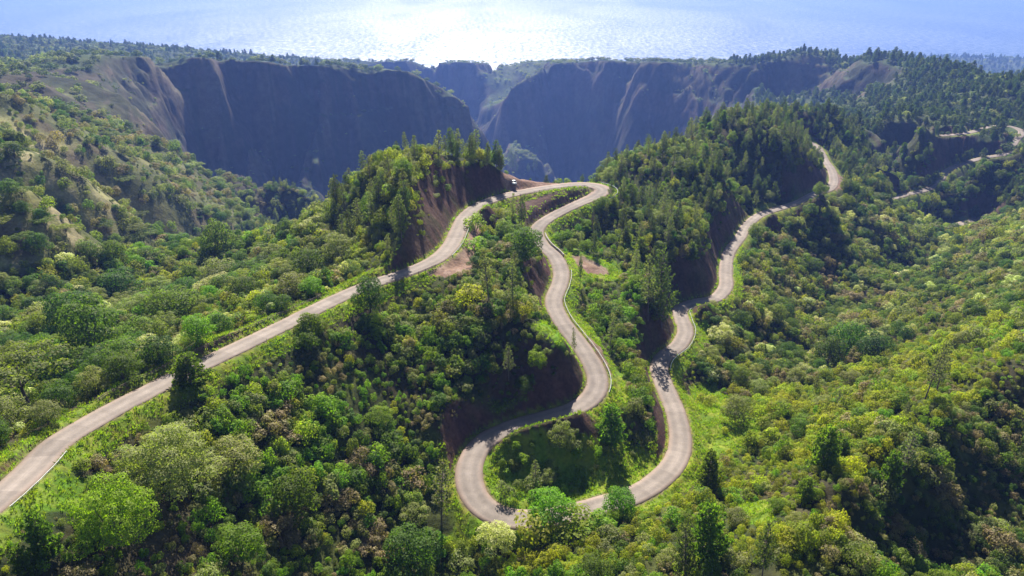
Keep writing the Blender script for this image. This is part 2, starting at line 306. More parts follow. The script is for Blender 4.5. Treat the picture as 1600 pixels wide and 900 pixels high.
def road_mat():
    m, t = mat('worn_concrete')
    o = N(t, 'ShaderNodeOutputMaterial'); b = N(t, 'ShaderNodeBsdfPrincipled', i_Roughness=0.85); b.inputs['Specular IOR Level'].default_value = 0.25
    uv = N(t, 'ShaderNodeAttribute', attribute_name='lane'); sx = N(t, 'ShaderNodeSeparateXYZ'); L(t, uv, 'Vector', sx, 0)
    ge = N(t, 'ShaderNodeNewGeometry')
    n1 = N(t, 'ShaderNodeTexNoise', i_Scale=0.35, i_Detail=8.0, i_Roughness=0.7); L(t, ge, 'Position', n1, 'Vector')
    n2 = N(t, 'ShaderNodeTexNoise', i_Scale=3.5, i_Detail=6.0, i_Roughness=0.7); L(t, ge, 'Position', n2, 'Vector')
    cr = N(t, 'ShaderNodeValToRGB'); L(t, n1, 'Fac', cr, 0)
    e = cr.color_ramp.elements; e[0].position = 0.28; e[0].color = (0.195, 0.162, 0.138, 1); e[1].position = 0.72; e[1].color = (0.305, 0.258, 0.222, 1)
    # concrete poured slab by slab: every 5 m another shade, a dark joint between
    fl = N(t, 'ShaderNodeMath', operation='MULTIPLY', i_1=0.2); L(t, sx, 0, fl, 0)
    wn = N(t, 'ShaderNodeTexWhiteNoise', noise_dimensions='1D'); f2 = N(t, 'ShaderNodeMath', operation='FLOOR'); L(t, fl, 0, f2, 0); L(t, f2, 0, wn, 'W')
    rs = N(t, 'ShaderNodeMapRange', i_3=0.84, i_4=1.08); L(t, wn, 'Value', rs, 0)
    fr = N(t, 'ShaderNodeMath', operation='FRACT'); L(t, fl, 0, fr, 0)
    jt = N(t, 'ShaderNodeMath', operation='LESS_THAN', i_1=0.02); L(t, fr, 0, jt, 0)
    ab = N(t, 'ShaderNodeMath', operation='ABSOLUTE'); L(t, sx, 1, ab, 0)
    cl = N(t, 'ShaderNodeMath', operation='LESS_THAN', i_1=0.05); L(t, ab, 0, cl, 0)
    jm = N(t, 'ShaderNodeMath', operation='MAXIMUM'); L(t, jt, 0, jm, 0); L(t, cl, 0, jm, 1)
    r2 = N(t, 'ShaderNodeMapRange', i_1=0.3, i_2=0.7, i_3=0.86, i_4=1.12); L(t, n2, 'Fac', r2, 0)
    # rubber-darkened wheel tracks
    tr = N(t, 'ShaderNodeMath', operation='PINGPONG', i_1=1.35); L(t, ab, 0, tr, 0)
    rt = N(t, 'ShaderNodeMapRange', i_1=0.2, i_2=1.1, i_3=1.06, i_4=0.84); L(t, tr, 0, rt, 0)
    mu = N(t, 'ShaderNodeMath', operation='MULTIPLY'); L(t, rs, 0, mu, 0); L(t, r2, 0, mu, 1)
    m2 = N(t, 'ShaderNodeMath', operation='MULTIPLY'); L(t, mu, 0, m2, 0); L(t, rt, 0, m2, 1)
    sc = N(t, 'ShaderNodeVectorMath', operation='SCALE'); L(t, cr, 'Color', sc, 0); L(t, m2, 0, sc, 'Scale')
    mx = N(t, 'ShaderNodeMix', data_type='RGBA'); L(t, sc, 0, mx, 'A'); mx.inputs['B'].default_value = (0.2, 0.17, 0.15, 1)
    jf = N(t, 'ShaderNodeMath', operation='MULTIPLY', i_1=0.55); L(t, jm, 0, jf, 0); L(t, jf, 0, mx, 'Factor')
    # red dust and soil washed in from the edges
    ed = N(t, 'ShaderNodeMapRange', i_1=1.7, i_2=3.1, i_3=0.0, i_4=1.0); L(t, ab, 0, ed, 0)
    en = N(t, 'ShaderNodeMath', operation='MULTIPLY'); L(t, ed, 0, en, 0); L(t, n1, 'Fac', en, 1)
    dx = N(t, 'ShaderNodeMix', data_type='RGBA'); L(t, mx, 'Result', dx, 'A'); dx.inputs['B'].default_value = (0.27, 0.17, 0.125, 1); L(t, en, 0, dx, 'Factor')
    L(t, dx, 'Result', b, 'Base Color')
    bp = N(t, 'ShaderNodeBump', i_Strength=0.4, i_Distance=0.03); L(t, n2, 'Fac', bp, 'Height'); L(t, bp, 0, b, 'Normal')
    L(t, b, 0, o, 'Surface'); return m

def sea_mat():
    m, t = mat('sea_water')
    o = N(t, 'ShaderNodeOutputMaterial'); b = N(t, 'ShaderNodeBsdfPrincipled'); b.inputs['IOR'].default_value = 1.33
    ge = N(t, 'ShaderNodeNewGeometry')
    mp = N(t, 'ShaderNodeMapping'); mp.inputs['Scale'].default_value = (1.0, 0.35, 1.0); L(t, ge, 'Position', mp, 'Vector')
    n1 = N(t, 'ShaderNodeTexNoise', i_Scale=0.0009, i_Detail=5.0, i_Roughness=0.6, i_Distortion=0.8); L(t, mp, 0, n1, 'Vector')   # gusts and slicks; darker colour patches stand in for cloud shadow
    n2 = N(t, 'ShaderNodeTexNoise', i_Scale=0.012, i_Detail=7.0, i_Roughness=0.75); L(t, mp, 0, n2, 'Vector')
    n3 = N(t, 'ShaderNodeTexNoise', i_Scale=0.006, i_Detail=4.0, i_Roughness=0.6); L(t, mp, 0, n3, 'Vector')
    r = N(t, 'ShaderNodeMapRange', i_1=0.32, i_2=0.68, i_3=0.30, i_4=0.36); L(t, n1, 'Fac', r, 0); L(t, r, 0, b, 'Roughness')
    cr = N(t, 'ShaderNodeValToRGB'); L(t, n1, 'Fac', cr, 0); e = cr.color_ramp.elements
    e[0].position = 0.35; e[0].color = (0.010, 0.045, 0.135, 1); e[1].position = 0.68; e[1].color = (0.018, 0.070, 0.19, 1)
    L(t, cr, 0, b, 'Base Color')
    ad = N(t, 'ShaderNodeMath', operation='ADD'); L(t, n2, 'Fac', ad, 0); L(t, n3, 'Fac', ad, 1)
    bp = N(t, 'ShaderNodeBump', i_Strength=0.6, i_Distance=3.0); L(t, ad, 0, bp, 'Height'); L(t, bp, 0, b, 'Normal')
    # facets of the chop that mirror sun and sky
    gl = N(t, 'ShaderNodeBsdfGlossy', i_Roughness=0.335); gl.inputs['Color'].default_value = (1, 1, 1, 1); L(t, bp, 0, gl, 'Normal')
    n4 = N(t, 'ShaderNodeTexNoise', i_Scale=0.03, i_Detail=8.0, i_Roughness=0.8); L(t, mp, 0, n4, 'Vector')
    f1 = N(t, 'ShaderNodeMapRange', i_1=0.42, i_2=0.62, i_3=0.02, i_4=0.58); L(t, n4, 'Fac', f1, 0)
    f2 = N(t, 'ShaderNodeMapRange', i_1=0.36, i_2=0.58, i_3=0.6, i_4=1.0); L(t, n1, 'Fac', f2, 0)
    fm = N(t, 'ShaderNodeMath', operation='MULTIPLY'); L(t, f1, 0, fm, 0); L(t, f2, 0, fm, 1)
    ms = N(t, 'ShaderNodeMixShader'); L(t, fm, 0, ms, 0); L(t, b, 0, ms, 1); L(t, gl, 0, ms, 2)
    L(t, ms, 0, o, 'Surface'); return m

# ------------------------------------------------------------------ terrain, sea, roads
def mesh_obj(name, V, F, m=None, parent=None, smooth=False):
    me = bpy.data.meshes.new(name)
    V = np.asarray(V, np.float32); F = np.asarray(F, np.int32)
    me.vertices.add(len(V)); me.vertices.foreach_set('co', V.ravel())
    k = F.shape[1]
    me.loops.add(F.size); me.loops.foreach_set('vertex_index', F.ravel())
    me.polygons.add(len(F)); me.polygons.foreach_set('loop_start', np.arange(0, F.size, k, dtype=np.int32))
    me.update(calc_edges=True); me.validate()
    if smooth: me.polygons.foreach_set('use_smooth', np.ones(len(F), bool))
    if m: me.materials.append(m)
    o = bpy.data.objects.new(name, me); col.objects.link(o)
    if parent: o.parent = parent
    return o
def structure(o): o['kind'] = 'structure'; return o

PXG, PYG, ZCG = proj(GX, GY, GZ)
nA = fbm(GX/7, GY/7, 4, 61); nB = fbm(GX/28, GY/28, 4, 63); nC = fbm(GX/2.2, GY/2.2, 3, 65)
C = np.zeros(GX.shape+(3,))
def lay(c, a):
    global C
    C = C*(1-a[..., None])+np.array(c)*a[..., None]
lay((0.034, 0.042, 0.014), np.ones(GX.shape))
lay((0.060, 0.072, 0.018), sstep(0.45, 0.62, nA))
lay((0.050, 0.038, 0.025), sstep(0.52, 0.66, nB)*0.7)
nearv = (RG < 800).astype(float)
# left grassy spur
spur = (inpoly(PXG, PYG, [(-400,90),(60,112),(150,100),(235,185),(270,232),(360,275),(500,320),(280,400),(0,430),(-400,430)]) & (RG > 270) & (RG < 1000)).astype(float)
lay((0.095, 0.105, 0.040), spur*0.9)
tan = spur*inpoly(PXG, PYG, [(-400,180),(0,185),(90,215),(190,300),(270,330),(300,380),(200,400),(0,420),(-400,420)])
lay((0.20, 0.195, 0.075), tan*sstep(0.40, 0.52, nB)); lay((0.29, 0.255, 0.14), tan*sstep(0.48, 0.6, nA)*0.8)
lay((0.20, 0.19, 0.08), spur*sstep(0.56, 0.66, fbm(GX/24, GY/24, 4, 66))*0.7)
lay((0.10, 0.078, 0.050), spur*sstep(0.60, 0.70, fbm(GX/20, GY/20, 4, 67))*0.8)
lay((0.050, 0.042, 0.030), spur*sstep(520, 700, RG)*0.9*sstep(0.3, 0.5, nB))  # brown upper spur, its colour darkened in place of grazing light
# far walls and plateaus
farv = sstep(640, 760, RG)
lay((0.055, 0.078, 0.026), farv*(1-spur))
lay((0.085, 0.105, 0.040), farv*(1-spur)*sstep(0.45, 0.6, fbm(GX/90, GY/90, 4, 71)))
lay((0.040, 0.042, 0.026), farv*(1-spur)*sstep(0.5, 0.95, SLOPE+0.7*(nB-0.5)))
lay((0.056, 0.042, 0.032), farv*(1-spur)*sstep(0.95, 1.3, SLOPE+0.8*(fbm(GX/60, GY/12, 4, 73)-0.5))*0.6)
wx_ = GX+0.35*GY+150*(fbm(GX/170, GY/170, 4, 9)-0.5)
rib = 0.55*(1-np.abs(2*vnoise(wx_/62, GY/420, 21)-1))+0.45*(1-np.abs(2*vnoise(wx_/23, GY/160, 23)-1))
wall = farv*sstep(0.55, 0.95, SLOPE)
lay((0.125, 0.105, 0.070), wall*sstep(0.62, 0.82, rib+0.25*(fbm(GX/15, GY/15, 3, 78)-0.5))*0.85)      # bare ribs between green gullies; paler crests also stand in for relief light
lay((0.022, 0.036, 0.014), wall*(1-sstep(0.30, 0.5, rib))*0.8)  # green gullies, darkened in colour to deepen their shade
lay((0.10, 0.07, 0.052), wall*sstep(0.6, 0.7, vnoise(GZ/11+1.5*fbm(GX/80, GY/80, 3, 79), GX/260, 80))*0.6)
stn = fbm((GX+0.35*GY)/13, GY/55, 4, 75)
lay((0.030, 0.040, 0.018), farv*sstep(0.5, 0.62, stn)*0.7); lay((0.085, 0.066, 0.050), farv*sstep(0.5, 0.9, SLOPE)*sstep(0.58, 0.68, fbm(GX/26, GY/70, 4, 77))*0.55)
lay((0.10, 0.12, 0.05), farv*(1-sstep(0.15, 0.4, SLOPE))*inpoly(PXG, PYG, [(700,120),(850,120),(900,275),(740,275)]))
# bare cuts above the road
cut = nearv*sstep(0.75, 1.15, SLOPE+0.25*(nC-0.5))*(1-sstep(9, 17, RDIST))
lay((0.082, 0.049, 0.038), cut*(0.95-0.4*sstep(0.5, 0.65, nA)))
lay((0.115, 0.066, 0.048), cut*sstep(0.5, 0.68, nC)*0.7)
# verges
verge = nearv*(1-sstep(1.6, 4.6, RDIST+3*(nA-0.5)))*(1-sstep(0.9, 1.3, SLOPE))
lay((0.115, 0.170, 0.020), verge); lay((0.18, 0.195, 0.030), verge*sstep(0.46, 0.6, nC)); lay((0.14, 0.10, 0.065), verge*(1-sstep(0.0, 0.9, RDIST+1.2*(nC-0.5)))*0.8)
GRASS = [[(1078,605),(1110,600),(1180,650),(1198,690),(1150,705),(1120,740),(1075,765),(1040,775),(1075,730),(1087,690),(1080,650)],
 [(1078,485),(1092,490),(1118,525),(1098,550),(1075,570),(1056,590),(1045,575),(1085,545),(1093,520)],[(1145,400),(1160,395),(1158,470),(1140,470),(1150,440)],
 [(712,790),(735,812),(770,822),(745,850),(700,860)],[(752,720),(790,690),(860,670),(1000,690),(1040,720),(990,760),(900,785),(820,800),(770,780)],
 [(892,440),(900,450),(890,475),(915,520),(945,560),(965,600),(955,630),(1000,640),(960,570),(930,520),(900,480)],
 [(1150,785),(1212,785),(1210,825),(1150,818)],[(885,392),(960,405),(985,430),(965,440),(900,444)],[(780,325),(800,322),(830,335),(800,345)],[(820,505),(850,500),(895,545),(900,560),(870,545)],
 [(30,790),(100,745),(160,735),(120,800),(60,800)]]
for pg in GRASS:
    a = inpoly(PXG+34*(nA-0.5)+14*(nC-0.5), PYG+26*(fbm(GX/6, GY/6, 4, 69)-0.5), pg)*nearv*(RG < 420)
    lay((0.115, 0.185, 0.016), a*0.95); lay((0.18, 0.21, 0.026), a*sstep(0.45, 0.6, nC)*0.8)
DIRT = [[(664,428),(700,408),(722,390),(738,352),(750,336),(766,336),(748,372),(742,400),(738,428),(700,434)],[(893,398),(915,402),(952,420),(950,430),(920,428),(905,415)],
 [(778,268),(800,272),(880,277),(935,279),(905,284),(850,291),(800,301),(786,290)],[(912,520),(925,540),(950,580),(958,590),(940,545)],[(1307,265),(1320,262),(1326,290),(1308,298)]]
BANKS = [[(790,314),(860,301),(925,297),(934,301),(915,312),(872,327),(846,343),(834,352),(815,345)]]
for pg in BANKS:
    a = inpoly(PXG+4*(nA-0.5), PYG+4*(nC-0.5), pg)*nearv*(RG < 420)*(RDIST > 0.6)
    lay((0.105, 0.068, 0.055), a*0.9)
for pg in DIRT:
    a = inpoly(PXG+5*(nA-0.5), PYG+5*(nC-0.5), pg)*nearv*(RG < 520)
    lay((0.185, 0.115, 0.088), a*0.95); lay((0.23, 0.165, 0.13), a*sstep(0.45, 0.6, nC)*0.7)
tv = np.stack([GX, GY, GZ], -1).reshape(-1, 3)
ii = np.arange(NR*NT).reshape(NR, NT)
tf = np.stack([ii[:-1, :-1], ii[:-1, 1:], ii[1:, 1:], ii[1:, :-1]], -1).reshape(-1, 4)[:, ::-1]
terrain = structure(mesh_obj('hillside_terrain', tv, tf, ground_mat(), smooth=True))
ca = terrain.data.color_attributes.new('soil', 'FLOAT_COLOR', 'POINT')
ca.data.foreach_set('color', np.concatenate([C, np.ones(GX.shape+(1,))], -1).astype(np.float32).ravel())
sea = structure(mesh_obj('sea', [(-60000, 1500, 0), (60000, 1500, 0), (60000, 90000, 0), (-60000, 90000, 0)], [(0, 1, 2, 3)], sea_mat()))

RM = road_mat()
def road_strip(name, c, m):
    tn = np.gradient(c[:, :2], axis=0); tn /= np.linalg.norm(tn, axis=1)[:, None]
    nn = np.stack([tn[:, 1], -tn[:, 0]], 1)
    s = np.r_[0, np.cumsum(np.hypot(np.diff(c[:, 0]), np.diff(c[:, 1])))]
    cols = [-1.0, -1.0, -0.66, -0.33, 0.0, 0.33, 0.66, 1.0, 1.0]; dz = [-0.45, 0, .03, .05, .06, .05, .03, 0, -0.45]
    edge = 0.28*(fbm(s/3.0, s*0+3, 3, 81)-0.5); edge2 = 0.28*(fbm(s/3.0, s*0+9, 3, 83)-0.5)
    V, U = [], []
    for k, (a, b) in enumerate(zip(cols, dz)):
        off = a*(c[:, 3]+(edge if a < 0 else edge2))
        V.append(np.stack([c[:, 0]+nn[:, 0]*off, c[:, 1]+nn[:, 1]*off, c[:, 2]+b], 1)); U.append(np.stack([s, off, s*0], 1))
    V = np.stack(V, 1); U = np.stack(U, 1); m_, q = V.shape[:2]
    ii = np.arange(m_*q).reshape(m_, q)
    F = np.stack([ii[:-1, :-1], ii[:-1, 1:], ii[1:, 1:], ii[1:, :-1]], -1).reshape(-1, 4)
    o = mesh_obj(name, V.reshape(-1, 3), F, m)
    at = o.data.attributes.new('lane', 'FLOAT_VECTOR', 'POINT'); at.data.foreach_set('vector', U.reshape(-1).astype(np.float32))
    return structure(o)
road_strip('road', RA, RM); road_strip('road', RB, RM); road_strip('road', RC, RM)

# ------------------------------------------------------------------ foliage
def leaf_mat(name, c, trans=0.45, spread=0.25, hue=0.025, yellow=1.0):
    m, t = mat(name)
    o = N(t, 'ShaderNodeOutputMaterial'); ge = N(t, 'ShaderNodeNewGeometry'); ob = N(t, 'ShaderNodeObjectInfo')
    hs = N(t, 'ShaderNodeHueSaturation'); hs.inputs['Color'].default_value = (*c, 1)
    rh = N(t, 'ShaderNodeMapRange', i_3=0.5-hue, i_4=0.5+hue); L(t, ob, 'Random', rh, 0); L(t, rh, 0, hs, 'Hue')
    wn = N(t, 'ShaderNodeTexWhiteNoise', noise_dimensions='1D'); L(t, ob, 'Random', wn, 'W')
    rv = N(t, 'ShaderNodeMapRange', i_3=0.72, i_4=1.28); L(t, wn, 'Value', rv, 0)
    rl = N(t, 'ShaderNodeMapRange', i_3=1-spread, i_4=1+spread); L(t, ge, 'Random Per Island', rl, 0)
    mu = N(t, 'ShaderNodeMath', operation='MULTIPLY'); L(t, rv, 0, mu, 0); L(t, rl, 0, mu, 1); L(t, mu, 0, hs, 'Value')
    b = N(t, 'ShaderNodeBsdfPrincipled', i_Roughness=0.62); b.inputs['Specular IOR Level'].default_value = 0.22
    L(t, hs, 0, b, 'Base Color')
    tr = N(t, 'ShaderNodeBsdfTranslucent'); tx = N(t, 'ShaderNodeMix', data_type='RGBA', blend_type='MULTIPLY'); tx.inputs['Factor'].default_value = 1.0
    L(t, hs, 0, tx, 'A'); tx.inputs['B'].default_value = (2.0*yellow, 2.3, 0.5, 1); tx.clamp_result = False
    L(t, tx, 'Result', tr, 'Color')
    mx = N(t, 'ShaderNodeMixShader', i_0=trans); L(t, b, 0, mx, 1); L(t, tr, 0, mx, 2); L(t, mx, 0, o, 'Surface')
    return m
BARK = simple_mat('grey_bark', (0.13, 0.105, 0.085), 0.9, noise=0.4, scale=1.5)
BARKP = simple_mat('pine_bark', (0.15, 0.12, 0.105), 0.9, noise=0.4, scale=1.5)
LM = dict(
 dark=leaf_mat('dark_leaf', (0.075, 0.125, 0.014), 0.45), bright=leaf_mat('bright_leaf', (0.139, 0.224, 0.014), 0.48), yellow=leaf_mat('yellow_green_leaf', (0.257, 0.280, 0.018), 0.48),
 mid=leaf_mat('mid_leaf', (0.137, 0.179, 0.022), 0.48), grey=leaf_mat('grey_green_leaf', (0.211, 0.224, 0.080), 0.4, yellow=0.95), brown=leaf_mat('brown_leaf', (0.228, 0.185, 0.095), 0.35, hue=0.02, yellow=1.0),
 pale=leaf_mat('pale_leaf', (0.456, 0.470, 0.210), 0.3), fern=leaf_mat('fern_leaf', (0.228, 0.297, 0.020), 0.5), pine=leaf_mat('pine_needle', (0.094, 0.124, 0.048), 0.38), pinepale=leaf_mat('pale_pine_needle', (0.172, 0.190, 0.098), 0.38),
 pinemid=leaf_mat('fresh_pine_needle', (0.120, 0.168, 0.028), 0.5), grass=leaf_mat('grass_blade', (0.171, 0.230, 0.022), 0.5),
 umbrella=leaf_mat('umbrella_leaf', (0.131, 0.162, 0.034), 0.45), olive=leaf_mat('olive_leaf', (0.194, 0.207, 0.024), 0.48), far=leaf_mat('far_leaf', (0.093, 0.123, 0.032), 0.35), farpine=leaf_mat('far_needle', (0.080, 0.110, 0.034), 0.35))

def unit(v): return v/np.maximum(np.linalg.norm(v, axis=-1, keepdims=True), 1e-9)
def leaves(c, nrm, size, r, asp=0.62, bend=0.18):
    k = len(c); t = unit(np.cross(nrm, r.normal(size=(k, 3)))); b = np.cross(nrm, t); s = np.asarray(size)[:, None] if np.ndim(size) else size
    V = np.stack([c-t*s*0.5, c+b*s*asp*0.5-nrm*s*bend, c+t*s*0.5, c-b*s*asp*0.5-nrm*s*bend], 1).reshape(-1, 3)
    return V, np.arange(4*k).reshape(k, 4)
def lobe_crown(lobes, n, size, r, upbias=0.35, inner=0.18):
    vol = np.array([l[3]**2 for l in lobes]); cnt = np.maximum((n*vol/vol.sum()).astype(int), 6)
    CC, NN, SS = [], [], []
    La = np.array(lobes)
    for l, k in zip(lobes, cnt):
        d = unit(r.normal(size=(k, 3))+np.array([0, 0, upbias])); rad = l[3]*(1+r.normal(size=(k, 1))*0.10)
        deep = r.random((k, 1)) < inner; rad = np.where(deep, rad*r.uniform(0.45, 0.85, (k, 1)), rad)
        p = np.array(l[:3])+d*rad*np.array([1, 1, l[4]])
        inside = (np.linalg.norm((p[:, None]-La[None, :, :3])/np.stack([np.ones(len(La)), np.ones(len(La)), La[:, 4]], 1), axis=2) < La[:, 3]*0.72).sum(1) > 0
        keep = ~inside | (r.random(k) < 0.2)
        CC.append(p[keep]); NN.append(unit(d+r.normal(size=(k, 3))*0.38+np.array([0, 0, 0.35]))[keep]); SS.append(size*r.uniform(0.65, 1.4, k)[keep])
    return leaves(np.vstack(CC), np.vstack(NN), np.concatenate(SS), r)
def tube(path, radii, sides=6):
    path = np.array(path, float); V, F = [], []
    for i, (p, q) in enumerate(zip(path, radii)):
        d = path[min(i+1, len(path)-1)]-path[max(i-1, 0)]; d = d/np.linalg.norm(d)
        a = np.cross(d, [0.3, 0.9, 0.2]); a /= np.linalg.norm(a); b = np.cross(d, a)
        an = np.arange(sides)*2*math.pi/sides
        V.append(p+q*(np.cos(an)[:, None]*a+np.sin(an)[:, None]*b))
        if i:
            for k in range(sides):
                k2 = (k+1) % sides
                F.append(((i-1)*sides+k, (i-1)*sides+k2, i*sides+k2, i*sides+k))
    return np.vstack(V), np.array(F)
def join(parts):
    V, F, o = [], [], 0
    for v, f in parts:
        V.append(v); F.append(f+o); o += len(v)
    return np.vstack(V), np.vstack(F)
def mesh_data(name, vf, m):
    o = mesh_obj(name, vf[0], vf[1], m); me = o.data; bpy.data.objects.remove(o); return me

def broadleaf(r, H, R, nl, n, size, flat=0.8, low=0.42):
    cz = H*low+(H*(1-low))*0.42; lobes = []
    for i in range(nl):
        a = i*2.39996+r.uniform(-.4, .4); u = 1-1.55*(i+0.5)/nl; q = math.sqrt(max(0, 1-u*u))
        rr = R*r.uniform(0.22, 0.46)*(18/max(nl, 18))**0.45; k = r.uniform(0.45, 0.95)
        lobes.append((R*k*q*math.cos(a), R*k*q*math.sin(a), cz+(H-cz-rr*flat)*u*r.uniform(0.6, 1.15), rr, flat))
    lobes.append((0, 0, cz, R*0.55, flat))
    crown = lobe_crown(lobes, n, size, r)
    tr = [tube([(0, 0, -0.8), (0.05*R, 0, H*low*0.5), (0.02*R, 0.04*R, H*0.62), (0.05*R, 0, H*0.8)], [H*0.026, H*0.020, H*0.013, H*0.004])]
    for l in lobes[:7]:
        tr.append(tube([(0.03*R, 0, H*low*0.75), (l[0]*0.5, l[1]*0.5, (H*low+l[2])*0.5), (l[0]*0.95, l[1]*0.95, l[2])], [H*0.011, H*0.007, H*0.002], 5))
    return crown, join(tr)
def pine(r, H, R, dens, start=0.25, tuft=0.55):
    V, NNs, S = [], [], []; tr = [tube([(0, 0, -0.8), (r.uniform(-.15, .15), r.uniform(-.15, .15), H*0.5), (0, 0, H)], [H*0.014, H*0.009, H*0.001])]
    z = H*start
    while z < H*0.985:
        f = (z/H-start)/(1-start); Lr = R*(1-f)**0.75*(0.55+0.45*min(1, f*5+0.25))*r.uniform(0.75, 1.2)+0.25
        nb = int(r.integers(4, 7)); a0 = r.uniform(0, 6.28)
        for k in range(nb):
            if r.random() < 0.12: continue
            a = a0+k*6.283/nb+r.uniform(-.3, .3); l = Lr*r.uniform(0.7, 1.15); rise = 0.12+0.45*f
            tip = np.array([math.cos(a)*l, math.sin(a)*l, z+l*rise+0.1*l])
            mid = np.array([math.cos(a)*l*0.55, math.sin(a)*l*0.55, z+l*rise*0.35])
            tr.append(tube([(0, 0, z), tuple(mid), tuple(tip)], [0.06, 0.04, 0.012], 3))
            m = max(3, int(l*dens)); u = r.uniform(0.35, 1.05, m)[:, None]
            p = np.where(u < 0.55, mid*u/0.55, mid+(tip-mid)*(u-0.55)/0.45)+r.normal(size=(m, 3))*0.17*np.array([1, 1, 0.8])
            V.append(p); d = unit(np.array([math.cos(a)*0.7, math.sin(a)*0.7, 0.9])+r.normal(size=(m, 3))*0.4)
            NNs.append(d)
        z += H*r.uniform(0.035, 0.055)
    c = np.vstack(V); d = np.vstack(NNs); out = []
    for j in range(4):                                   # each tuft a spray of needle blades pointing outwards
        dd = unit(d+r.normal(size=d.shape)*0.55); w_ = unit(np.cross(dd, r.normal(size=d.shape))); ln = tuft*r.uniform(0.7, 1.3, (len(c), 1))
        base = c-dd*ln*0.25
        out.append((np.stack([base, base+dd*ln*0.6+w_*ln*0.17, base+dd*ln, base+dd*ln*0.6-w_*ln*0.17], 1).reshape(-1, 3), np.arange(4*len(c)).reshape(-1, 4)))
    return join(out), join(tr)
def shrub(r, R, H, nl, n, size):
    lobes = []
    for i in range(nl):
        a = r.uniform(0, 6.28); q = R*math.sqrt(r.random())*0.72; rr = R*r.uniform(0.26, 0.48)
        lobes.append((q*math.cos(a), q*math.sin(a), H*r.uniform(0.35, 0.78)*(1-0.35*(q/R)**2), rr, min(1.0, 0.75*H/R)))
    st = [tube([(0, 0, -0.5), (l[0]*0.4, l[1]*0.4, l[2]*0.5), (l[0], l[1], l[2])], [0.06, 0.04, 0.012], 4) for l in lobes[:6]]
    return lobe_crown(lobes, n, size, r, 0.5, 0.15), join(st)
def fern(r, R, H, nf):
    V, F, o = [], [], 0
    for k in range(nf):
        a = k*6.283/nf+r.uniform(-.3, .3); l = R*r.uniform(0.7, 1.1); up = H*r.uniform(0.6, 1.1); wd = l*0.16
        dx, dy = math.cos(a), math.sin(a); 
        for i, (u, zz, ww) in enumerate(((0.05, 0.2, 0.25), (0.35, 0.85, 1.0), (0.7, 1.0, 0.9), (1.0, 0.72, 0.08))):
            V += [(dx*l*u-dy*wd*ww, dy*l*u+dx*wd*ww, up*zz-0.06*ww), (dx*l*u, dy*l*u, up*zz+0.05*ww), (dx*l*u+dy*wd*ww, dy*l*u-dx*wd*ww, up*zz-0.06*ww)]
            if i:
                q = o+i*3
                F += [(q-3, q-2, q+1, q), (q-2, q-1, q+2, q+1)]
        o += 12
    st = [tube([(0, 0, -0.6), (0.03, 0, H*0.15), (0, 0, H*0.3)], [0.09, 0.08, 0.06], 5)]
    return (np.array(V, float), np.array(F)), join(st)
def umbrella(r, H, R, n):
    lobes = []
    for i in range(16):
        a = i*2.39996; q = R*math.sqrt((i+0.5)/16)*0.92
        lobes.append((q*math.cos(a), q*math.sin(a), H*0.9-0.10*H*(q/R)**2+r.uniform(-.35, .35), R*r.uniform(0.2, 0.3), 0.34))
    tr = [tube([(0, 0, -0.8), (0.1, 0, H*0.45)], [H*0.035, H*0.026])]
    for l in lobes[::2]: tr.append(tube([(0.1, 0, H*0.42), (l[0]*0.55, l[1]*0.55, H*0.70), (l[0], l[1], l[2])], [H*0.017, H*0.010, H*0.003], 5))
    return lobe_crown(lobes, n, 0.40, r, 0.7, 0.1), join(tr)

R_ = np.random.default_rng(5)
KINDS = {}     # kind -> list of (crown mesh, wood mesh, natural height)
def reg(kind, cname, wname, vf, cm, wm, H):
    KINDS.setdefault(kind, []).append((mesh_data(cname, vf[0], cm), mesh_data(wname, vf[1], wm), H))
for k in range(4): reg('broad_dark', 'crown', 'trunk', broadleaf(R_, 8.5, R_.uniform(3.6, 4.4), 20, 5200, 0.36, low=0.06), LM['dark'], BARK, 8.5)
for k in range(3): reg('broad_bright', 'crown', 'trunk', broadleaf(R_, 8.0, R_.uniform(3.5, 4.3), 20, 5200, 0.36, low=0.06), LM['bright'], BARK, 8.0)
for k in range(3): reg('broad_mid', 'crown', 'trunk', broadleaf(R_, 7.5, R_.uniform(3.8, 4.6), 22, 5200, 0.35, low=0.06), LM['mid'], BARK, 7.5)
for k in range(3): reg('broad_grey', 'crown', 'trunk', broadleaf(R_, 7.5, R_.uniform(3.8, 4.6), 32, 6000, 0.30, flat=0.7, low=0.06), LM['grey'], BARK, 7.5)
reg('broad_grey_big', 'crown', 'trunk', broadleaf(R_, 13.0, 8.0, 60, 17000, 0.33, flat=0.62, low=0.04), LM['grey'], BARK, 13.0)
reg('broad_bright_big', 'crown', 'trunk', broadleaf(R_, 13.0, 6.6, 40, 15000, 0.34, low=0.04), LM['bright'], BARK, 13.0)
reg('broad_pale', 'crown', 'trunk', broadleaf(R_, 7.0, 4.2, 28, 4800, 0.32, flat=0.6, low=0.06), LM['pale'], BARK, 7.0)
for k in range(5): reg('pine', 'crown', 'trunk', pine(R_, 12.0, R_.uniform(2.3, 3.0), 5.2, R_.uniform(0.12, 0.3)), LM['pine'], BARKP, 12.0)
for k in range(3): reg('pine_pale', 'crown', 'trunk', pine(R_, 13.0, R_.uniform(1.9, 2.5), 3.2, R_.uniform(0.25, 0.42), 0.6), LM['pinepale'], BARKP, 13.0)
for k in range(2): reg('pine_bushy', 'crown', 'trunk', pine(R_, 9.0, 3.0, 8.0, 0.05, 0.62), LM['pinemid'], BARKP, 9.0)
for k in range(2): reg('umbrella', 'crown', 'trunk', umbrella(R_, 8.0, 7.0, 3200), LM['umbrella'], BARK, 8.0)
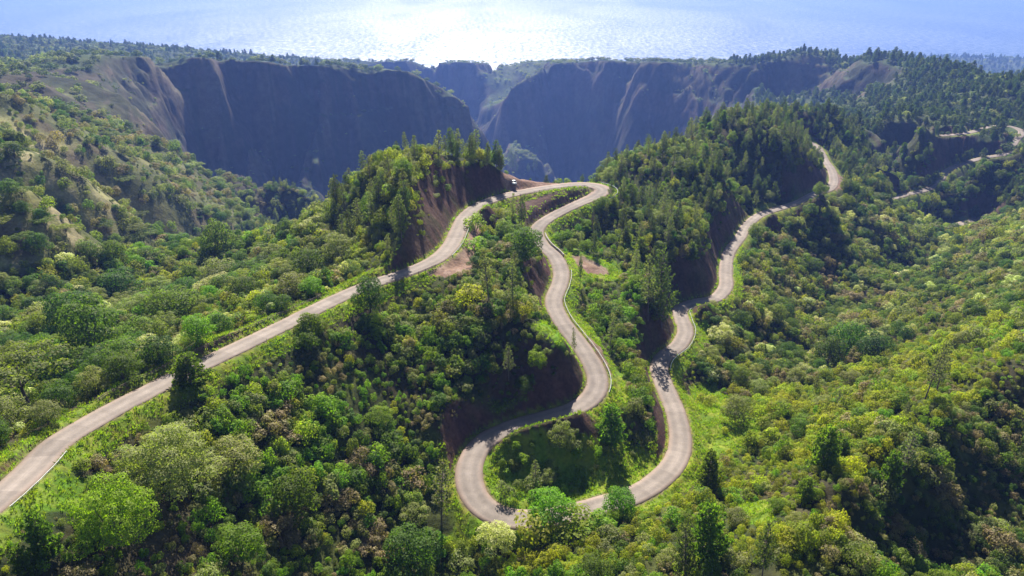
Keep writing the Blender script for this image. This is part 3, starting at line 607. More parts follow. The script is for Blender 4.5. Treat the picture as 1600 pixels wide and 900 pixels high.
for nm in ('mid', 'bright', 'yellow', 'grey', 'brown', 'pale', 'olive', 'dark'):
    for k in range(3): reg('shrub_'+nm, 'foliage', 'stem', shrub(R_, R_.uniform(1.3, 1.8), R_.uniform(1.7, 2.9), int(R_.integers(7, 15)), 850, 0.24), LM[nm], BARK, 2.3)
for k in range(2): reg('fern', 'fronds', 'stem', fern(R_, 1.35, 1.0, 13), LM['fern'], BARK, 1.0)
for k in range(4): reg('far_pine', 'crown', 'trunk', pine(R_, R_.uniform(8, 12.5), R_.uniform(2.4, 3.6), 2.2, R_.uniform(0.05, 0.3), 1.05), LM['farpine'], BARKP, 11.0)
for k in range(2): reg('far_broad', 'crown', 'trunk', broadleaf(R_, 6.5, 4.2, 9, 420, 1.0, low=0.1), LM['far'], BARK, 6.5)
reg('far_pale', 'crown', 'trunk', broadleaf(R_, 6.5, 4.4, 9, 420, 1.0, low=0.1), LM['grey'], BARK, 6.5)

# ------------------------------------------------------------------ where things grow
ZONES = {
 'knoll': [(500,345),(540,300),(570,262),(620,215),(700,205),(765,235),(795,270),(775,292),(740,312),(712,335),(690,385),(650,410),(590,425),(540,400)],
 'ridge': [(905,262),(1000,225),(1080,185),(1180,148),(1290,150),(1610,150),(1610,195),(1500,200),(1320,300),(1270,215),(1285,290),(1240,310),(1150,345),(1125,400),(1110,465),(1060,478),(1010,430),(975,380),(960,300)],
 'farright': [(1320,305),(1330,250),(1500,196),(1610,190),(1610,330),(1480,352),(1400,330)],
 'leftvalley': [(-300,425),(0,425),(280,385),(430,352),(540,318),(560,380),(560,446),(300,565),(120,660),(-300,900)],
 'spur': [(-400,90),(60,112),(150,100),(235,185),(270,232),(360,275),(500,320),(280,395),(0,430),(-400,430)],
 'inside': [(740,730),(770,690),(860,655),(940,625),(1000,650),(1052,690),(1000,765),(900,800),(800,808)],
 'strip': [(845,350),(960,305),(1010,430),(1055,485),(1055,530),(1020,560),(1050,690),(1000,660),(945,610),(890,520),(895,430)],
 'bench': [(700,432),(745,345),(830,310),(850,340),(835,370),(865,420),(860,465),(920,560),(905,600),(880,640),(760,660),(700,600),(640,440)],
 'shade': [(1300,905),(1310,830),(1340,770),(1410,710),(1490,650),(1610,585),(1700,600),(1700,905)],
 'foreright': [(700,830),(760,822),(900,805),(1010,785),(1070,760),(1090,690),(1080,600),(1190,610),(1300,600),(1450,520),(1610,490),(1610,590),(1490,645),(1410,705),(1340,765),(1305,830),(1298,905),(680,905)],
 'rightvalley': [(1080,600),(1060,540),(1095,500),(1150,470),(1150,390),(1300,310),(1400,330),(1480,352),(1610,330),(1610,490),(1450,520),(1300,600),(1190,610)]}
PHRASE = {'knoll': 'on the wooded knoll above the upper bend', 'ridge': 'on the forested ridge right of the hairpin roads', 'farright': 'around the far road at the right edge',
 'leftvalley': 'in the valley left of the long straight road', 'spur': 'on the far grassy spur at the left', 'inside': 'inside the lower hairpin bend', 'strip': 'between the middle and right legs of the road',
 'bench': 'between the upper bend and the middle road', 'shade': 'in the shaded gully at the lower right corner', 'foreright': 'on the foreground hill at the lower right', 'rightvalley': 'in the valley right of the right-hand road',
 'basin': 'on the slope below the long straight road', 'edge': 'beyond the top hairpin', 'canyon': 'on the far canyon country'}
ZN = list(ZONES)
def zone_of(px, py, r):
    z = np.full(px.shape, 'basin', dtype=object)
    for k in ZN:
        m = inpoly(px, py, ZONES[k]) & (z == 'basin')
        if k == 'spur': m &= (r > 250)
        elif k == 'leftvalley': m &= (r < 400)
        z[m] = k
    z[(z == 'basin') & (r > 290) & (px > 700) & (px < 960)] = 'edge'
    z[(z == 'basin') & (r > 330)] = 'ridge'
    z[(z == 'basin') & (px < 560) & (r > 240)] = 'leftvalley'
    return z
BARE = GRASS[:4]+GRASS[5:]+DIRT+BANKS
def jitter(step, r0, r1, th=47):
    x = np.arange(-r1*0.8, r1*0.8, step); y = np.arange(20, r1, step)
    X, Y = np.meshgrid(x, y); X = X.ravel()+rng.uniform(-.5, .5, X.size)*step; Y = Y.ravel()+rng.uniform(-.5, .5, Y.size)*step
    R = np.hypot(X, Y); k = (R > r0) & (R < r1) & (np.abs(np.arctan2(X, Y)) < math.radians(th))
    return X[k], Y[k]
def info(X, Y):
    Z = ground(X, Y); px, py, zc = proj(X, Y, Z); r = np.hypot(X, Y)
    return Z, px, py, zc, r, rdist_at(X, Y), slope_at(X, Y), zone_of(px, py, r)
def visible(X, Y, Z, up):
    """share of the sight line above ground, for points a little above the ground"""
    ok = np.ones(len(X), bool); Zt = Z+up
    for t in np.linspace(0.25, 0.975, 60):
        ok &= CAMZ+(Zt-CAMZ)*t > ground(X*t, Y*t)-0.3
    return ok
INDIV = {'pine_tree': [], 'broadleaf_tree': [], 'umbrella_tree': [], 'shrub': [], 'tree_fern': []}
def choose(zs, table, default):
    out = np.empty(len(zs), dtype=object); u = rng.random(len(zs))
    for z in set(zs):
        ks, ws = zip(*table.get(z, default)); cw = np.cumsum(ws)/sum(ws); m = zs == z
        out[m] = np.array(ks, dtype=object)[np.minimum(np.searchsorted(cw, u[m]), len(ks)-1)]
    return out
FAMILY = lambda k: 'pine_tree' if k.startswith('pine') else 'umbrella_tree' if k == 'umbrella' else 'broadleaf_tree' if k.startswith('broad') else 'tree_fern' if k == 'fern' else 'shrub'
REC = []     # every plant: x, y, z, kind, scale, pixel size, visible, zone, hero label
# --- single trees that stand out in the photograph: foot position in the picture, height in picture pixels, kind, label
HEROES = [
 (580,486,58,'broad_dark','tall dense dark green tree standing at the edge of the long straight road',0.8),
 (487,526,38,'broad_bright','bright green round tree beside the middle of the straight road',1.15),
 (299,606,54,'pine_bushy','dark bushy conifer overlapping the edge of the straight road at left',1.5),
 (192,855,112,'broad_bright_big','big bright green broadleaf tree at the bottom left',1.0),
 (268,775,112,'broad_grey_big','broad grey-green tree with many rounded clumps left of centre bottom',1.0),
 (372,745,62,'broad_grey','smaller grey-green clumped tree right of the broad grey one',1.2),
 (78,872,88,'pine_bushy','dark conifer at the lower left beside the road verge',0.8),
 (50,905,62,'pine_bushy','dark green conifer cut by the bottom left picture edge',0.9),
 (378,882,66,'broad_bright','vivid green round tree near the bottom edge left of centre',1.1),
 (464,806,84,'broad_dark','dark green upright tree among grey shrubs, bottom left of centre',0.8),
 (690,822,108,'pine_pale','slender tall pine just left of the lower hairpin',1.0),
 (640,890,80,'broad_dark','dark round tree below the slender pine near the bottom edge',1.0),
 (860,818,58,'broad_bright','round green tree standing before the lower hairpin road',1.1),
 (968,806,48,'broad_bright','small green tree partly hiding the road right of the lower hairpin',1.0),
 (774,856,44,'broad_pale','pale whitish flowering tree at the foot of the lower hairpin',0.95),
 (955,696,68,'pine_bushy','dark conical tree on the spur inside the lower hairpin',0.9),
 (1034,512,118,'pine','tall dark pine above the bank by the right road leg',0.75),
 (1012,500,95,'pine_pale','pale slim pine left of the tall dark pine by the right leg',0.8),
 (1106,768,66,'pine_bushy','dark conifer on the grass right of the lower right road curve',0.8),
 (1281,735,76,'pine_bushy','dark spreading conifer alone on the lower right hillside',0.9),
 (48,640,84,'umbrella','wide flat-topped umbrella tree at the left edge beside the road',1.0),
 (1110,880,112,'pine_bushy','largest dark pine of the bottom edge right of centre',0.75),
 (1070,905,95,'pine','dark pine cut by the bottom edge right of centre',0.8),
 (1190,905,100,'pine','upright dark pine at the bottom edge beside the bright clearing',0.75),
 (1445,625,95,'pine_pale','tall thin pale tree on the right hillside crest',0.8),
 (1462,615,85,'pine_pale','second thin pale tree right beside the tallest on the crest',0.8),
 (1405,755,90,'pine_pale','pale grey-green pine at the brink of the shaded gully',1.0),
 (1380,770,70,'pine_bushy','dark green conifer at the brink of the shaded gully',0.8),
 (1147,660,44,'broad_grey','pale grey tree standing beside the bright meadow',0.9),
 (1290,575,48,'broad_dark','dark round tree at the bottom of the right valley, left one of three',1.0),
 (1320,560,60,'broad_dark','dark round tree at the bottom of the right valley, middle one of three',0.9),
 (1365,560,40,'broad_dark','dark round tree at the bottom of the right valley, right one of three',1.2),
 (734,478,34,'shrub_yellow','bright yellow-green bush on the slope below the gravel patch',1.0),
 (765,478,84,'pine_pale','tall pale pine on the slope between straight and middle road',0.8),
 (800,486,74,'pine_pale','pale pine nearest the middle road on the slope between roads',0.8),
 (742,392,24,'shrub_bright','bright green bush beside the gravel patch at the upper bend',1.2),
 (815,352,40,'pine','dark pine in front of the cut bank of the top hairpin',0.9),
 (800,350,44,'pine_pale','pale pine left of the cut bank of the top hairpin',0.7),
 (818,402,50,'broad_dark','dark tree leaning over the middle road below the top hairpin',1.0),
 (906,446,46,'pine','slim dark spire-shaped pine on the small clearing',0.4),
 (838,578,32,'broad_bright','small yellow-green tree on the bank above the middle road',0.9),
 (345,405,58,'broad_dark','tall dark tree on the ridge behind the left valley',0.8),
 (180,418,44,'broad_dark','dark upright tree on the left valley rim',0.8),
 (148,560,92,'broad_dark','large dark tree in the left valley, tallest of its cluster',0.95),
 (108,520,62,'broad_dark','large dark tree behind the tallest of the left valley cluster',1.0),
 (345,448,42,'broad_grey','grey round tree in the left valley below the ridge',1.2),
 (188,470,50,'broad_dark','dark dome-shaped tree in the middle of the left valley',1.2),
 (270,500,50,'broad_mid','wide green tree in the left valley, right of the dark dome-shaped one',1.3),
 (210,555,38,'broad_bright','bright green tree just left of the straight road',1.1),
 (1305,560,30,'shrub_bright','bright bush between the dark valley trees at right',1.0),
 (783,272,34,'pine','dark pine behind the pull-off, left one of three',0.9),
 (799,270,34,'pine','dark pine behind the pull-off, middle one of three',0.8),
 (806,272,28,'pine','dark pine behind the pull-off, right one of three',0.8),
 (826,273,16,'pine','small dark pine at the rim behind the top hairpin, left of a pair',0.8),
 (835,273,24,'pine','dark pine at the rim behind the top hairpin, right of a pair',0.8),
 (760,262,36,'pine','dark pine at the right end of the knoll crest',0.8),
 (955,308,26,'pine','dark pine at the outside of the top hairpin curve',1.0),
 (742,360,20,'shrub_bright','low bright bush at the head of the slope below the upper bend',1.3),
 (897,556,44,'pine_pale','thin sapling at the left edge of the middle road',0.45),
 (840,838,40,'shrub_olive','olive bush hiding the bottom of the lower hairpin road',1.3),
 (900,838,40,'shrub_yellow','yellow-green bush hiding the road right of the lower hairpin tree',1.3),
 (935,830,34,'shrub_bright','bright bush hiding the road at the foreground hill brow',1.3),
 (790,778,26,'shrub_grey','grey twiggy bush on the left side inside the lower hairpin',0.8),
 (875,700,44,'broad_grey','grey tree in the middle of the lower hairpin lawn',0.8),
 (830,770,28,'shrub_grey','grey leafy bush at the front of the lower hairpin lawn',0.9)]
hx_ = []
for (bx, by, hp, kind, lab, wide) in HEROES:
    gx_, gy_, gz_ = hit(bx, by); zc = gy_*CP_+(CAMZ-gz_)*SP; Hm = hp*zc/FPX*1.12
    v = int(rng.integers(len(KINDS[kind]))); s = Hm/KINDS[kind][v][2]
    REC.append([gx_, gy_, gz_, kind, v, s, s*wide**1.0 if kind != 'umbrella' else s, hp*5.0, True, None, lab]); hx_.append((gx_, gy_, Hm*0.32*wide))
HX = np.array(hx_)
def clear_of_heroes(X, Y, k=1.0):
    ok = np.ones(len(X), bool)
    for a, b, r in HX: ok &= (X-a)**2+(Y-b)**2 > (r*k+0.4)**2
    return ok
def bare_mask(px, py, r):
    m = np.zeros(px.shape, bool)
    for pg in BARE: m |= inpoly(px, py, pg)
    return m & (r < 520)
RPX, RPY, _rz = proj(ROADS[:, 0], ROADS[:, 1], ROADS[:, 2]); RRR = np.hypot(ROADS[:, 0], ROADS[:, 1])
hidden_leg = (RPX > 815) & (RPX < 1000) & (RPY > 770)
ROADV = np.where(~hidden_leg)[0][::2]
def hides_road(px, py, r, hp, wp, slack=4):
    out = np.zeros(len(px), bool)
    for j in ROADV:
        out |= (RRR[j] > r) & (np.abs(px-RPX[j]) < wp) & (RPY[j] < py-1) & (RPY[j] > py-hp+slack)
    return out
# --- trees
X, Y = jitter(5.6, 70, 690); Z, px, py, zc, r, rdv, sl, zs = info(X, Y)
TP = {'knoll': .62, 'ridge': .85, 'farright': .62, 'leftvalley': .50, 'spur': .34, 'inside': .24, 'strip': .20, 'bench': .16, 'shade': .05, 'foreright': .12, 'rightvalley': .36, 'basin': .17, 'edge': .4}
pr = np.array([TP[z] for z in zs])*(0.35+1.3*sstep(0.38, 0.62, fbm(X/26, Y/26, 3, 91)))*np.where(zs == 'spur', 1.5*sstep(0.47, 0.58, fbm(X/34, Y/34, 3, 93)), 1)
pr = np.where((zs == 'strip') & (r > 240), 0.5, pr)
k = (rng.random(len(X)) < pr) & (rdv > 3.4) & ~bare_mask(px, py, r) & ((sl < 1.4) | (rdv > 8)) & clear_of_heroes(X, Y)
X, Y, Z, px, py, zc, r, rdv, sl, zs = [a[k] for a in (X, Y, Z, px, py, zc, r, rdv, sl, zs)]
TT = {'knoll': [('pine', 3), ('pine_pale', 5), ('broad_mid', 1)], 'ridge': [('pine', 5), ('pine_pale', 4), ('broad_mid', 1), ('broad_grey', .6), ('pine_bushy', 1)], 'edge': [('pine', 4), ('pine_bushy', 1)], 'farright': [('pine', 3), ('pine_pale', 1), ('broad_dark', 2), ('broad_mid', 2), ('umbrella', .4)],
 'leftvalley': [('broad_dark', 4), ('broad_mid', 3), ('broad_bright', 2), ('broad_grey', 3), ('broad_pale', .5)], 'spur': [('umbrella', 3), ('broad_dark', 3), ('broad_mid', 2)], 'inside': [('broad_grey', 2), ('pine_pale', 1), ('broad_dark', 1)],
 'strip': [('pine', 2), ('pine_pale', 3), ('broad_mid', 2)], 'bench': [('pine_pale', 2), ('broad_mid', 2), ('broad_dark', 2)], 'shade': [('pine_pale', 1), ('broad_grey', 2)], 'foreright': [('pine_bushy', 2), ('pine_pale', 2), ('broad_grey', 2), ('broad_bright', 2)],
 'rightvalley': [('broad_dark', 4), ('broad_mid', 3), ('broad_pale', 1.2), ('broad_grey', 2.0), ('pine_bushy', 1.0)], 'basin': [('broad_dark', 2), ('broad_mid', 3), ('broad_grey', 3), ('broad_bright', 2)]}
kd = choose(zs, TT, TT['basin'])
ZH = {'knoll': .85, 'ridge': .8, 'edge': .6, 'strip': .75, 'bench': .62, 'inside': .5, 'basin': .62, 'foreright': .58, 'leftvalley': .85, 'rightvalley': .72, 'shade': .5, 'spur': .9, 'farright': .85}
var = np.array([int(rng.integers(len(KINDS[q]))) for q in kd]); ss = np.clip(rng.normal(0.9, 0.24, len(X)), 0.4, 1.45)*np.array([ZH[z] for z in zs])*np.where(kd == 'umbrella', 0.8, 1)
hm_ = ss*np.array([KINDS[a][b][2] for a, b in zip(kd, var)]); hpx = hm_*FPX/zc
hide = hides_road(px, py, r, hpx, np.where([q.startswith('pine') for q in kd], 0.16, 0.42)*hpx) & (rng.random(len(X)) < 0.95)
for i in np.where(~hide)[0]:
    REC.append([X[i], Y[i], Z[i]-0.1, kd[i], var[i], ss[i], ss[i]*rng.uniform(0.85, 1.2), hpx[i], (-30 < px[i] < 1630) and (py[i] < 960), zs[i], None])
TX = np.array([(q[0], q[1]) for q in REC])
# --- shrubs and ferns
ST = {'basin': [('shrub_mid', 4), ('shrub_grey', 3), ('shrub_bright', 3.2), ('shrub_brown', 1.1), ('shrub_yellow', 2.0), ('shrub_dark', 2.2), ('fern', 1.4)], 'foreright': [('shrub_yellow', 4.2), ('shrub_olive', 4), ('shrub_mid', 2), ('shrub_grey', 1.2), ('shrub_brown', .9), ('shrub_bright', 2.2), ('fern', 2.6)],
 'leftvalley': [('shrub_mid', 3), ('shrub_grey', 3), ('shrub_bright', 1.5), ('shrub_dark', 2), ('shrub_pale', .7), ('shrub_olive', 2.5), ('shrub_yellow', 1.2), ('shrub_brown', .7)], 'rightvalley': [('shrub_mid', 3), ('shrub_grey', 2.5), ('shrub_olive', 2.5), ('shrub_pale', .6), ('shrub_dark', 2), ('shrub_yellow', .8), ('shrub_brown', 1.2)],
 'shade': [('shrub_dark', 3), ('shrub_grey', 2), ('shrub_mid', 2), ('shrub_brown', 2), ('fern', .5)], 'knoll': [('shrub_olive', 3), ('shrub_mid', 2), ('shrub_grey', 2), ('shrub_yellow', 1.5)], 'ridge': [('shrub_dark', 3), ('shrub_mid', 3), ('shrub_olive', 2), ('shrub_brown', .7)],
 'strip': [('shrub_mid', 3), ('shrub_bright', 2), ('shrub_grey', 2.5), ('shrub_dark', 2), ('shrub_brown', 1.5), ('shrub_olive', 1.5)], 'spur': [('shrub_mid', 2), ('shrub_grey', 3), ('shrub_brown', 2), ('shrub_dark', 1)]}
ST['bench'] = ST['strip']; ST['farright'] = ST['ridge']; ST['edge'] = ST['ridge']; ST['inside'] = [('shrub_mid', 2), ('shrub_grey', 2), ('shrub_bright', 2), ('fern', 2)]
SD = {'inside': .38, 'spur': .40, 'shade': .75, 'knoll': .55, 'ridge': .62, 'edge': .5}
for step, r0, r1 in ((1.65, 62, 235), (2.3, 235, 430), (4.0, 430, 700)):
    X, Y = jitter(step, r0, r1); Z, px, py, zc, r, rdv, sl, zs = info(X, Y)
    pr = np.array([SD.get(z, .95) for z in zs])*np.where((zs == 'spur') & inpoly(px, py, [(-400,180),(0,185),(90,215),(190,300),(270,330),(300,380),(200,400),(0,420),(-400,420)]), 0.45, 1.0)*(0.62+0.7*sstep(0.28, 0.46, fbm(X/9, Y/9, 3, 95)))
    steep = sstep(1.2, 1.7, sl)*(1-sstep(5, 10, rdv)); pr = pr*(1-0.80*steep)
    k = (rng.random(len(X)) < pr) & (rdv > 3.2+2.2*fbm(X/5, Y/5, 2, 97)) & ~(bare_mask(px, py, r) & (rng.random(len(X)) < 0.965)) & clear_of_heroes(X, Y, 0.45)
    X, Y, Z, px, py, zc, r, rdv, sl, zs = [a[k] for a in (X, Y, Z, px, py, zc, r, rdv, sl, zs)]
    kd = choose(zs, ST, ST['basin'])
    # kinds grow in drifts
    drift = fbm(X/7, Y/7, 3, 101); kd = np.where((drift > 0.60) & np.isin(zs, ['basin', 'foreright', 'strip']), np.where(zs == 'foreright', 'shrub_yellow', 'shrub_bright'), kd); kd = np.where((drift < 0.31) & np.isin(zs, ['basin', 'rightvalley', 'shade']), 'shrub_brown', kd)
    big = 0.62+0.9*sstep(0.35, 0.65, fbm(X/12, Y/12, 3, 103))
    hb = hides_road(px, py, r, 3.3*FPX/zc*big*(step/1.65)**0.7, 1.3*FPX/zc*(step/1.65)**0.7, 3) & (rng.random(len(X)) < 0.9)
    for i in np.where(~hb)[0]:
        v = int(rng.integers(len(KINDS[kd[i]]))); s = rng.uniform(0.42, 1.2)*big[i]*(step/1.65)**(0.25 if zs[i] in ('knoll', 'ridge', 'edge') else 0.7)*(0.62 if rdv[i] < 8 else 1.0)*(0.75 if kd[i] == 'fern' else 1)
        REC.append([X[i], Y[i], Z[i]-0.15, kd[i], v, s*rng.uniform(0.95, 1.5), s*rng.uniform(0.8, 1.25), s*3.0*FPX/zc[i], (-30 < px[i] < 1630) and (py[i] < 950), zs[i], None])

# --- the largest in view of each kind stand as single plants, the rest grow as thickets
def plant(name, q, label, cat, group):
    x, y, z, kind, v, s, sw, ps, vis, zone, lab = q
    e = bpy.data.objects.new(name, None); col.objects.link(e); e.empty_display_size = 0.5
    e.location = (x, y, z); e.rotation_euler = (rng.normal(0, .05), rng.normal(0, .05), rng.uniform(0, 6.283)); e.scale = (sw, sw, s)
    e['label'] = label; e['category'] = cat
    if group: e['group'] = group
    for me in KINDS[kind][v][:2]:
        o = bpy.data.objects.new(me.name.split('.')[0], me); col.objects.link(o); o.parent = e
COLW = {'dark': 'dark green', 'bright': 'bright green', 'mid': 'mid-green', 'grey': 'grey-green', 'pale': 'pale cream-green', 'yellow': 'yellow-green', 'brown': 'brownish', 'olive': 'olive green'}
def describe(kind, zone):
    ph = PHRASE[zone]
    if kind == 'pine': return 'dark full-crowned pine '+ph
    if kind == 'pine_pale': return 'pale thin-crowned pine '+ph
    if kind == 'pine_bushy': return 'short bushy dark pine '+ph
    if kind == 'umbrella': return 'flat-topped umbrella tree '+ph
    if kind == 'fern': return 'bright fern rosette '+ph
    a, c = kind.split('_')[:2]; return COLW[c]+(' rounded shrub ' if a == 'shrub' else ' broadleaf tree ')+ph
NAME = {'pine_tree': ('pine_tree', 'pine tree'), 'broadleaf_tree': ('broadleaf_tree', 'tree'), 'umbrella_tree': ('umbrella_tree', 'tree'), 'shrub': ('shrub', 'shrub'), 'tree_fern': ('fern_plant', 'fern')}
xs = np.array([q[0] for q in REC]); ys = np.array([q[1] for q in REC]); zs_ = np.array([q[2] for q in REC])
up = np.array([KINDS[q[3]][q[4]][2]*q[5]*0.7 for q in REC])
VIS = visible(xs, ys, zs_, up) & np.array([bool(q[8]) for q in REC])
fam = np.array([FAMILY(q[3]) for q in REC], dtype=object); psz = np.array([q[7] for q in REC])
LIMIT = {'pine_tree': 300, 'broadleaf_tree': 300, 'umbrella_tree': 60, 'shrub': 300, 'tree_fern': 120}
single = np.zeros(len(REC), bool)
for f, lim in LIMIT.items():
    idx = np.where((fam == f) & VIS)[0]; idx = idx[np.argsort(-psz[idx])][:lim]; single[idx] = True
for i in range(len(REC)):
    if REC[i][10]: single[i] = True
SHORT = {'knoll': 'wooded knoll', 'ridge': 'forested right ridge', 'farright': 'far road woods', 'leftvalley': 'left valley', 'spur': 'far grassy spur', 'inside': 'lower hairpin island', 'strip': 'strip between road legs',
 'bench': 'slope under upper bend', 'shade': 'shaded corner gully', 'foreright': 'foreground right hill', 'rightvalley': 'right valley', 'basin': 'slope below straight road', 'edge': 'rim behind top hairpin'}
ORD = ['', 'first', 'second', 'third', 'fourth', 'fifth', 'sixth', 'seventh', 'eighth', 'ninth', 'tenth', 'eleventh', 'twelfth']
TERM = {'pine': 'dark full pine', 'pine_pale': 'pale thin pine', 'pine_bushy': 'bushy dark pine', 'umbrella': 'flat-topped tree', 'fern': 'fern rosette'}
PXS, PYS, _ = proj(xs, ys, zs_)
cells = {}
byzone = {}
for i in np.where(single)[0]:
    if not REC[i][10]: byzone.setdefault(REC[i][9], []).append(i)
for z, ids in byzone.items():
    gx_ = np.array([PXS[i] for i in ids]); gy_ = np.array([PYS[i] for i in ids])
    qx = np.quantile(gx_, [0.2, 0.4, 0.6, 0.8]); qy = np.quantile(gy_, [0.33, 0.67])
    for i in ids:
        kd_ = REC[i][3]; t_ = TERM.get(kd_) or COLW[kd_.split('_')[1]]+(' shrub' if kd_.startswith('shrub') else ' broadleaf tree')
        hz = ['far left', 'left', 'middle', 'right', 'far right'][int(np.searchsorted(qx, PXS[i]))]; vt = ['upper', 'central', 'lower'][int(np.searchsorted(qy, PYS[i]))]
        cells.setdefault((z, t_, vt, hz), []).append(i)
def ORDX(n): return '%d%s' % (n, 'th' if 10 < n % 100 < 14 else {1: 'st', 2: 'nd', 3: 'rd'}.get(n % 10, 'th'))
LABEL = {}
for (z, t_, vt, hz), ids in cells.items():
    ids.sort(key=lambda i: PXS[i])
    for n_, i in enumerate(ids):
        LABEL[i] = t_+', '+vt+' '+hz+' of the '+SHORT[z]+('' if len(ids) == 1 else ', '+(ORD[n_+1] if n_ < 12 else ORDX(n_+1))+' from left')
for i in np.where(single)[0]:
    q = REC[i]; nm, cat = NAME[fam[i]]
    if q[10]: plant(nm, q, q[10], cat, None)
    else: plant(nm, q, LABEL[i], cat, describe(q[3], q[9]))

def scatter(name, rows, label, cat):
    """one object of uncountable growth: points on the ground carrying plants"""
    kinds = sorted({(q[3], q[4]) for q in rows}); pc = bpy.data.collections.new(name+'_sources')
    for j, (kd_, v) in enumerate(kinds):
        cm, wm, _ = KINDS[kd_][v]
        if kd_.startswith('shrub') or kd_ == 'fern' or kd_.startswith('far'): me = cm
        else:                                            # crown and trunk in one source mesh
            me = bpy.data.meshes.new('tree_source'); n1 = len(cm.vertices); a = np.empty(n1*3, np.float32); cm.vertices.foreach_get('co', a)
            n2 = len(wm.vertices); b = np.empty(n2*3, np.float32); wm.vertices.foreach_get('co', b)
            f1 = np.empty(len(cm.loops), np.int32); cm.loops.foreach_get('vertex_index', f1); f2 = np.empty(len(wm.loops), np.int32); wm.loops.foreach_get('vertex_index', f2)
            ot = mesh_obj('t', np.r_[a, b].reshape(-1, 3), np.r_[f1, f2+n1].reshape(-1, 4), cm.materials[0]); me = ot.data; bpy.data.objects.remove(ot)
            me.materials.append(wm.materials[0]); mi = np.zeros(len(me.polygons), np.int32); mi[len(f1)//4:] = 1; me.polygons.foreach_set('material_index', mi)
        pc.objects.link(bpy.data.objects.new('src_%03d_%s' % (j, name), me))
    me = bpy.data.meshes.new(name); k = len(rows); me.vertices.add(k)
    me.vertices.foreach_set('co', np.array([q[:3] for q in rows], np.float32).ravel())
    ki = {kk: j for j, kk in enumerate(kinds)}
    a = me.attributes.new('pick', 'INT', 'POINT'); a.data.foreach_set('value', np.array([ki[(q[3], q[4])] for q in rows], np.int32))
    a = me.attributes.new('size', 'FLOAT_VECTOR', 'POINT'); a.data.foreach_set('vector', np.array([(q[6], q[6], q[5]) for q in rows], np.float32).ravel())
    a = me.attributes.new('turn', 'FLOAT_VECTOR', 'POINT'); a.data.foreach_set('vector', np.stack([rng.uniform(-.12, .12, k), rng.uniform(-.12, .12, k), rng.uniform(0, 6.283, k)], 1).astype(np.float32).ravel())
    me.update(); o = bpy.data.objects.new(name, me); col.objects.link(o)
    g = bpy.data.node_groups.new(name, 'GeometryNodeTree'); g.interface.new_socket('Geometry', in_out='INPUT', socket_type='NodeSocketGeometry'); g.interface.new_socket('Geometry', in_out='OUTPUT', socket_type='NodeSocketGeometry')
    gi, go = g.nodes.new('NodeGroupInput'), g.nodes.new('NodeGroupOutput'); ip = g.nodes.new('GeometryNodeInstanceOnPoints')
    ci = g.nodes.new('GeometryNodeCollectionInfo'); ci.inputs['Collection'].default_value = pc; ci.inputs['Separate Children'].default_value = True; ci.inputs['Reset Children'].default_value = True
    def na(nm, dt): q = g.nodes.new('GeometryNodeInputNamedAttribute'); q.data_type = dt; q.inputs[0].default_value = nm; return q
    p_, s_, t_ = na('pick', 'INT'), na('size', 'FLOAT_VECTOR'), na('turn', 'FLOAT_VECTOR'); er = g.nodes.new('FunctionNodeEulerToRotation')
    g.links.new(gi.outputs[0], ip.inputs['Points']); g.links.new(ci.outputs[0], ip.inputs['Instance']); ip.inputs['Pick Instance'].default_value = True
    g.links.new(p_.outputs[0], ip.inputs['Instance Index']); g.links.new(t_.outputs[0], er.inputs[0]); g.links.new(er.outputs[0], ip.inputs['Rotation']); g.links.new(s_.outputs[0], ip.inputs['Scale'])
    g.links.new(ip.outputs[0], go.inputs[0])
    md = o.modifiers.new('growth', 'NODES'); md.node_group = g
    o['kind'] = 'stuff'; o['label'] = label; o['category'] = cat
    return o
rest = [REC[i] for i in range(len(REC)) if not single[i]]
scatter('pine_wood', [q for q in rest if FAMILY(q[3]) == 'pine_tree'], 'dense dark pine wood covering the ridges', 'wood')
scatter('broadleaf_wood', [q for q in rest if FAMILY(q[3]) in ('broadleaf_tree', 'umbrella_tree')], 'mixed broadleaf wood filling the valleys', 'wood')
scatter('shrub_thicket', [q for q in rest if FAMILY(q[3]) == 'shrub'], 'tangled multicoloured shrub thicket covering the slopes', 'thicket')
scatter('fern_cover', [q for q in rest if FAMILY(q[3]) == 'tree_fern'], 'bright green ferns growing among the shrubs', 'ferns')
def tuft(r):
    V, F = [], []
    for k in range(16):
        a = r.uniform(0, 6.28); x, y = r.normal(size=2)*0.16; l = r.uniform(0.22, 0.55); b = r.uniform(0.1, 0.3); w_ = 0.035; dx, dy = math.cos(a), math.sin(a); o = len(V)
        V += [(x-dy*w_, y+dx*w_, -0.05), (x+dy*w_, y-dx*w_, -0.05), (x+dx*b*0.4+dy*w_*.8, y+dy*b*0.4-dx*w_*.8, l*0.65), (x+dx*b, y+dy*b, l)]; F.append((o, o+1, o+2, o+3))
    return np.array(V, float), np.array(F)
for k in range(3):
    me_ = mesh_data('blades', tuft(R_), LM['grass']); KINDS.setdefault('far_tuft', []).append((me_, me_, 0.5))
GR = []
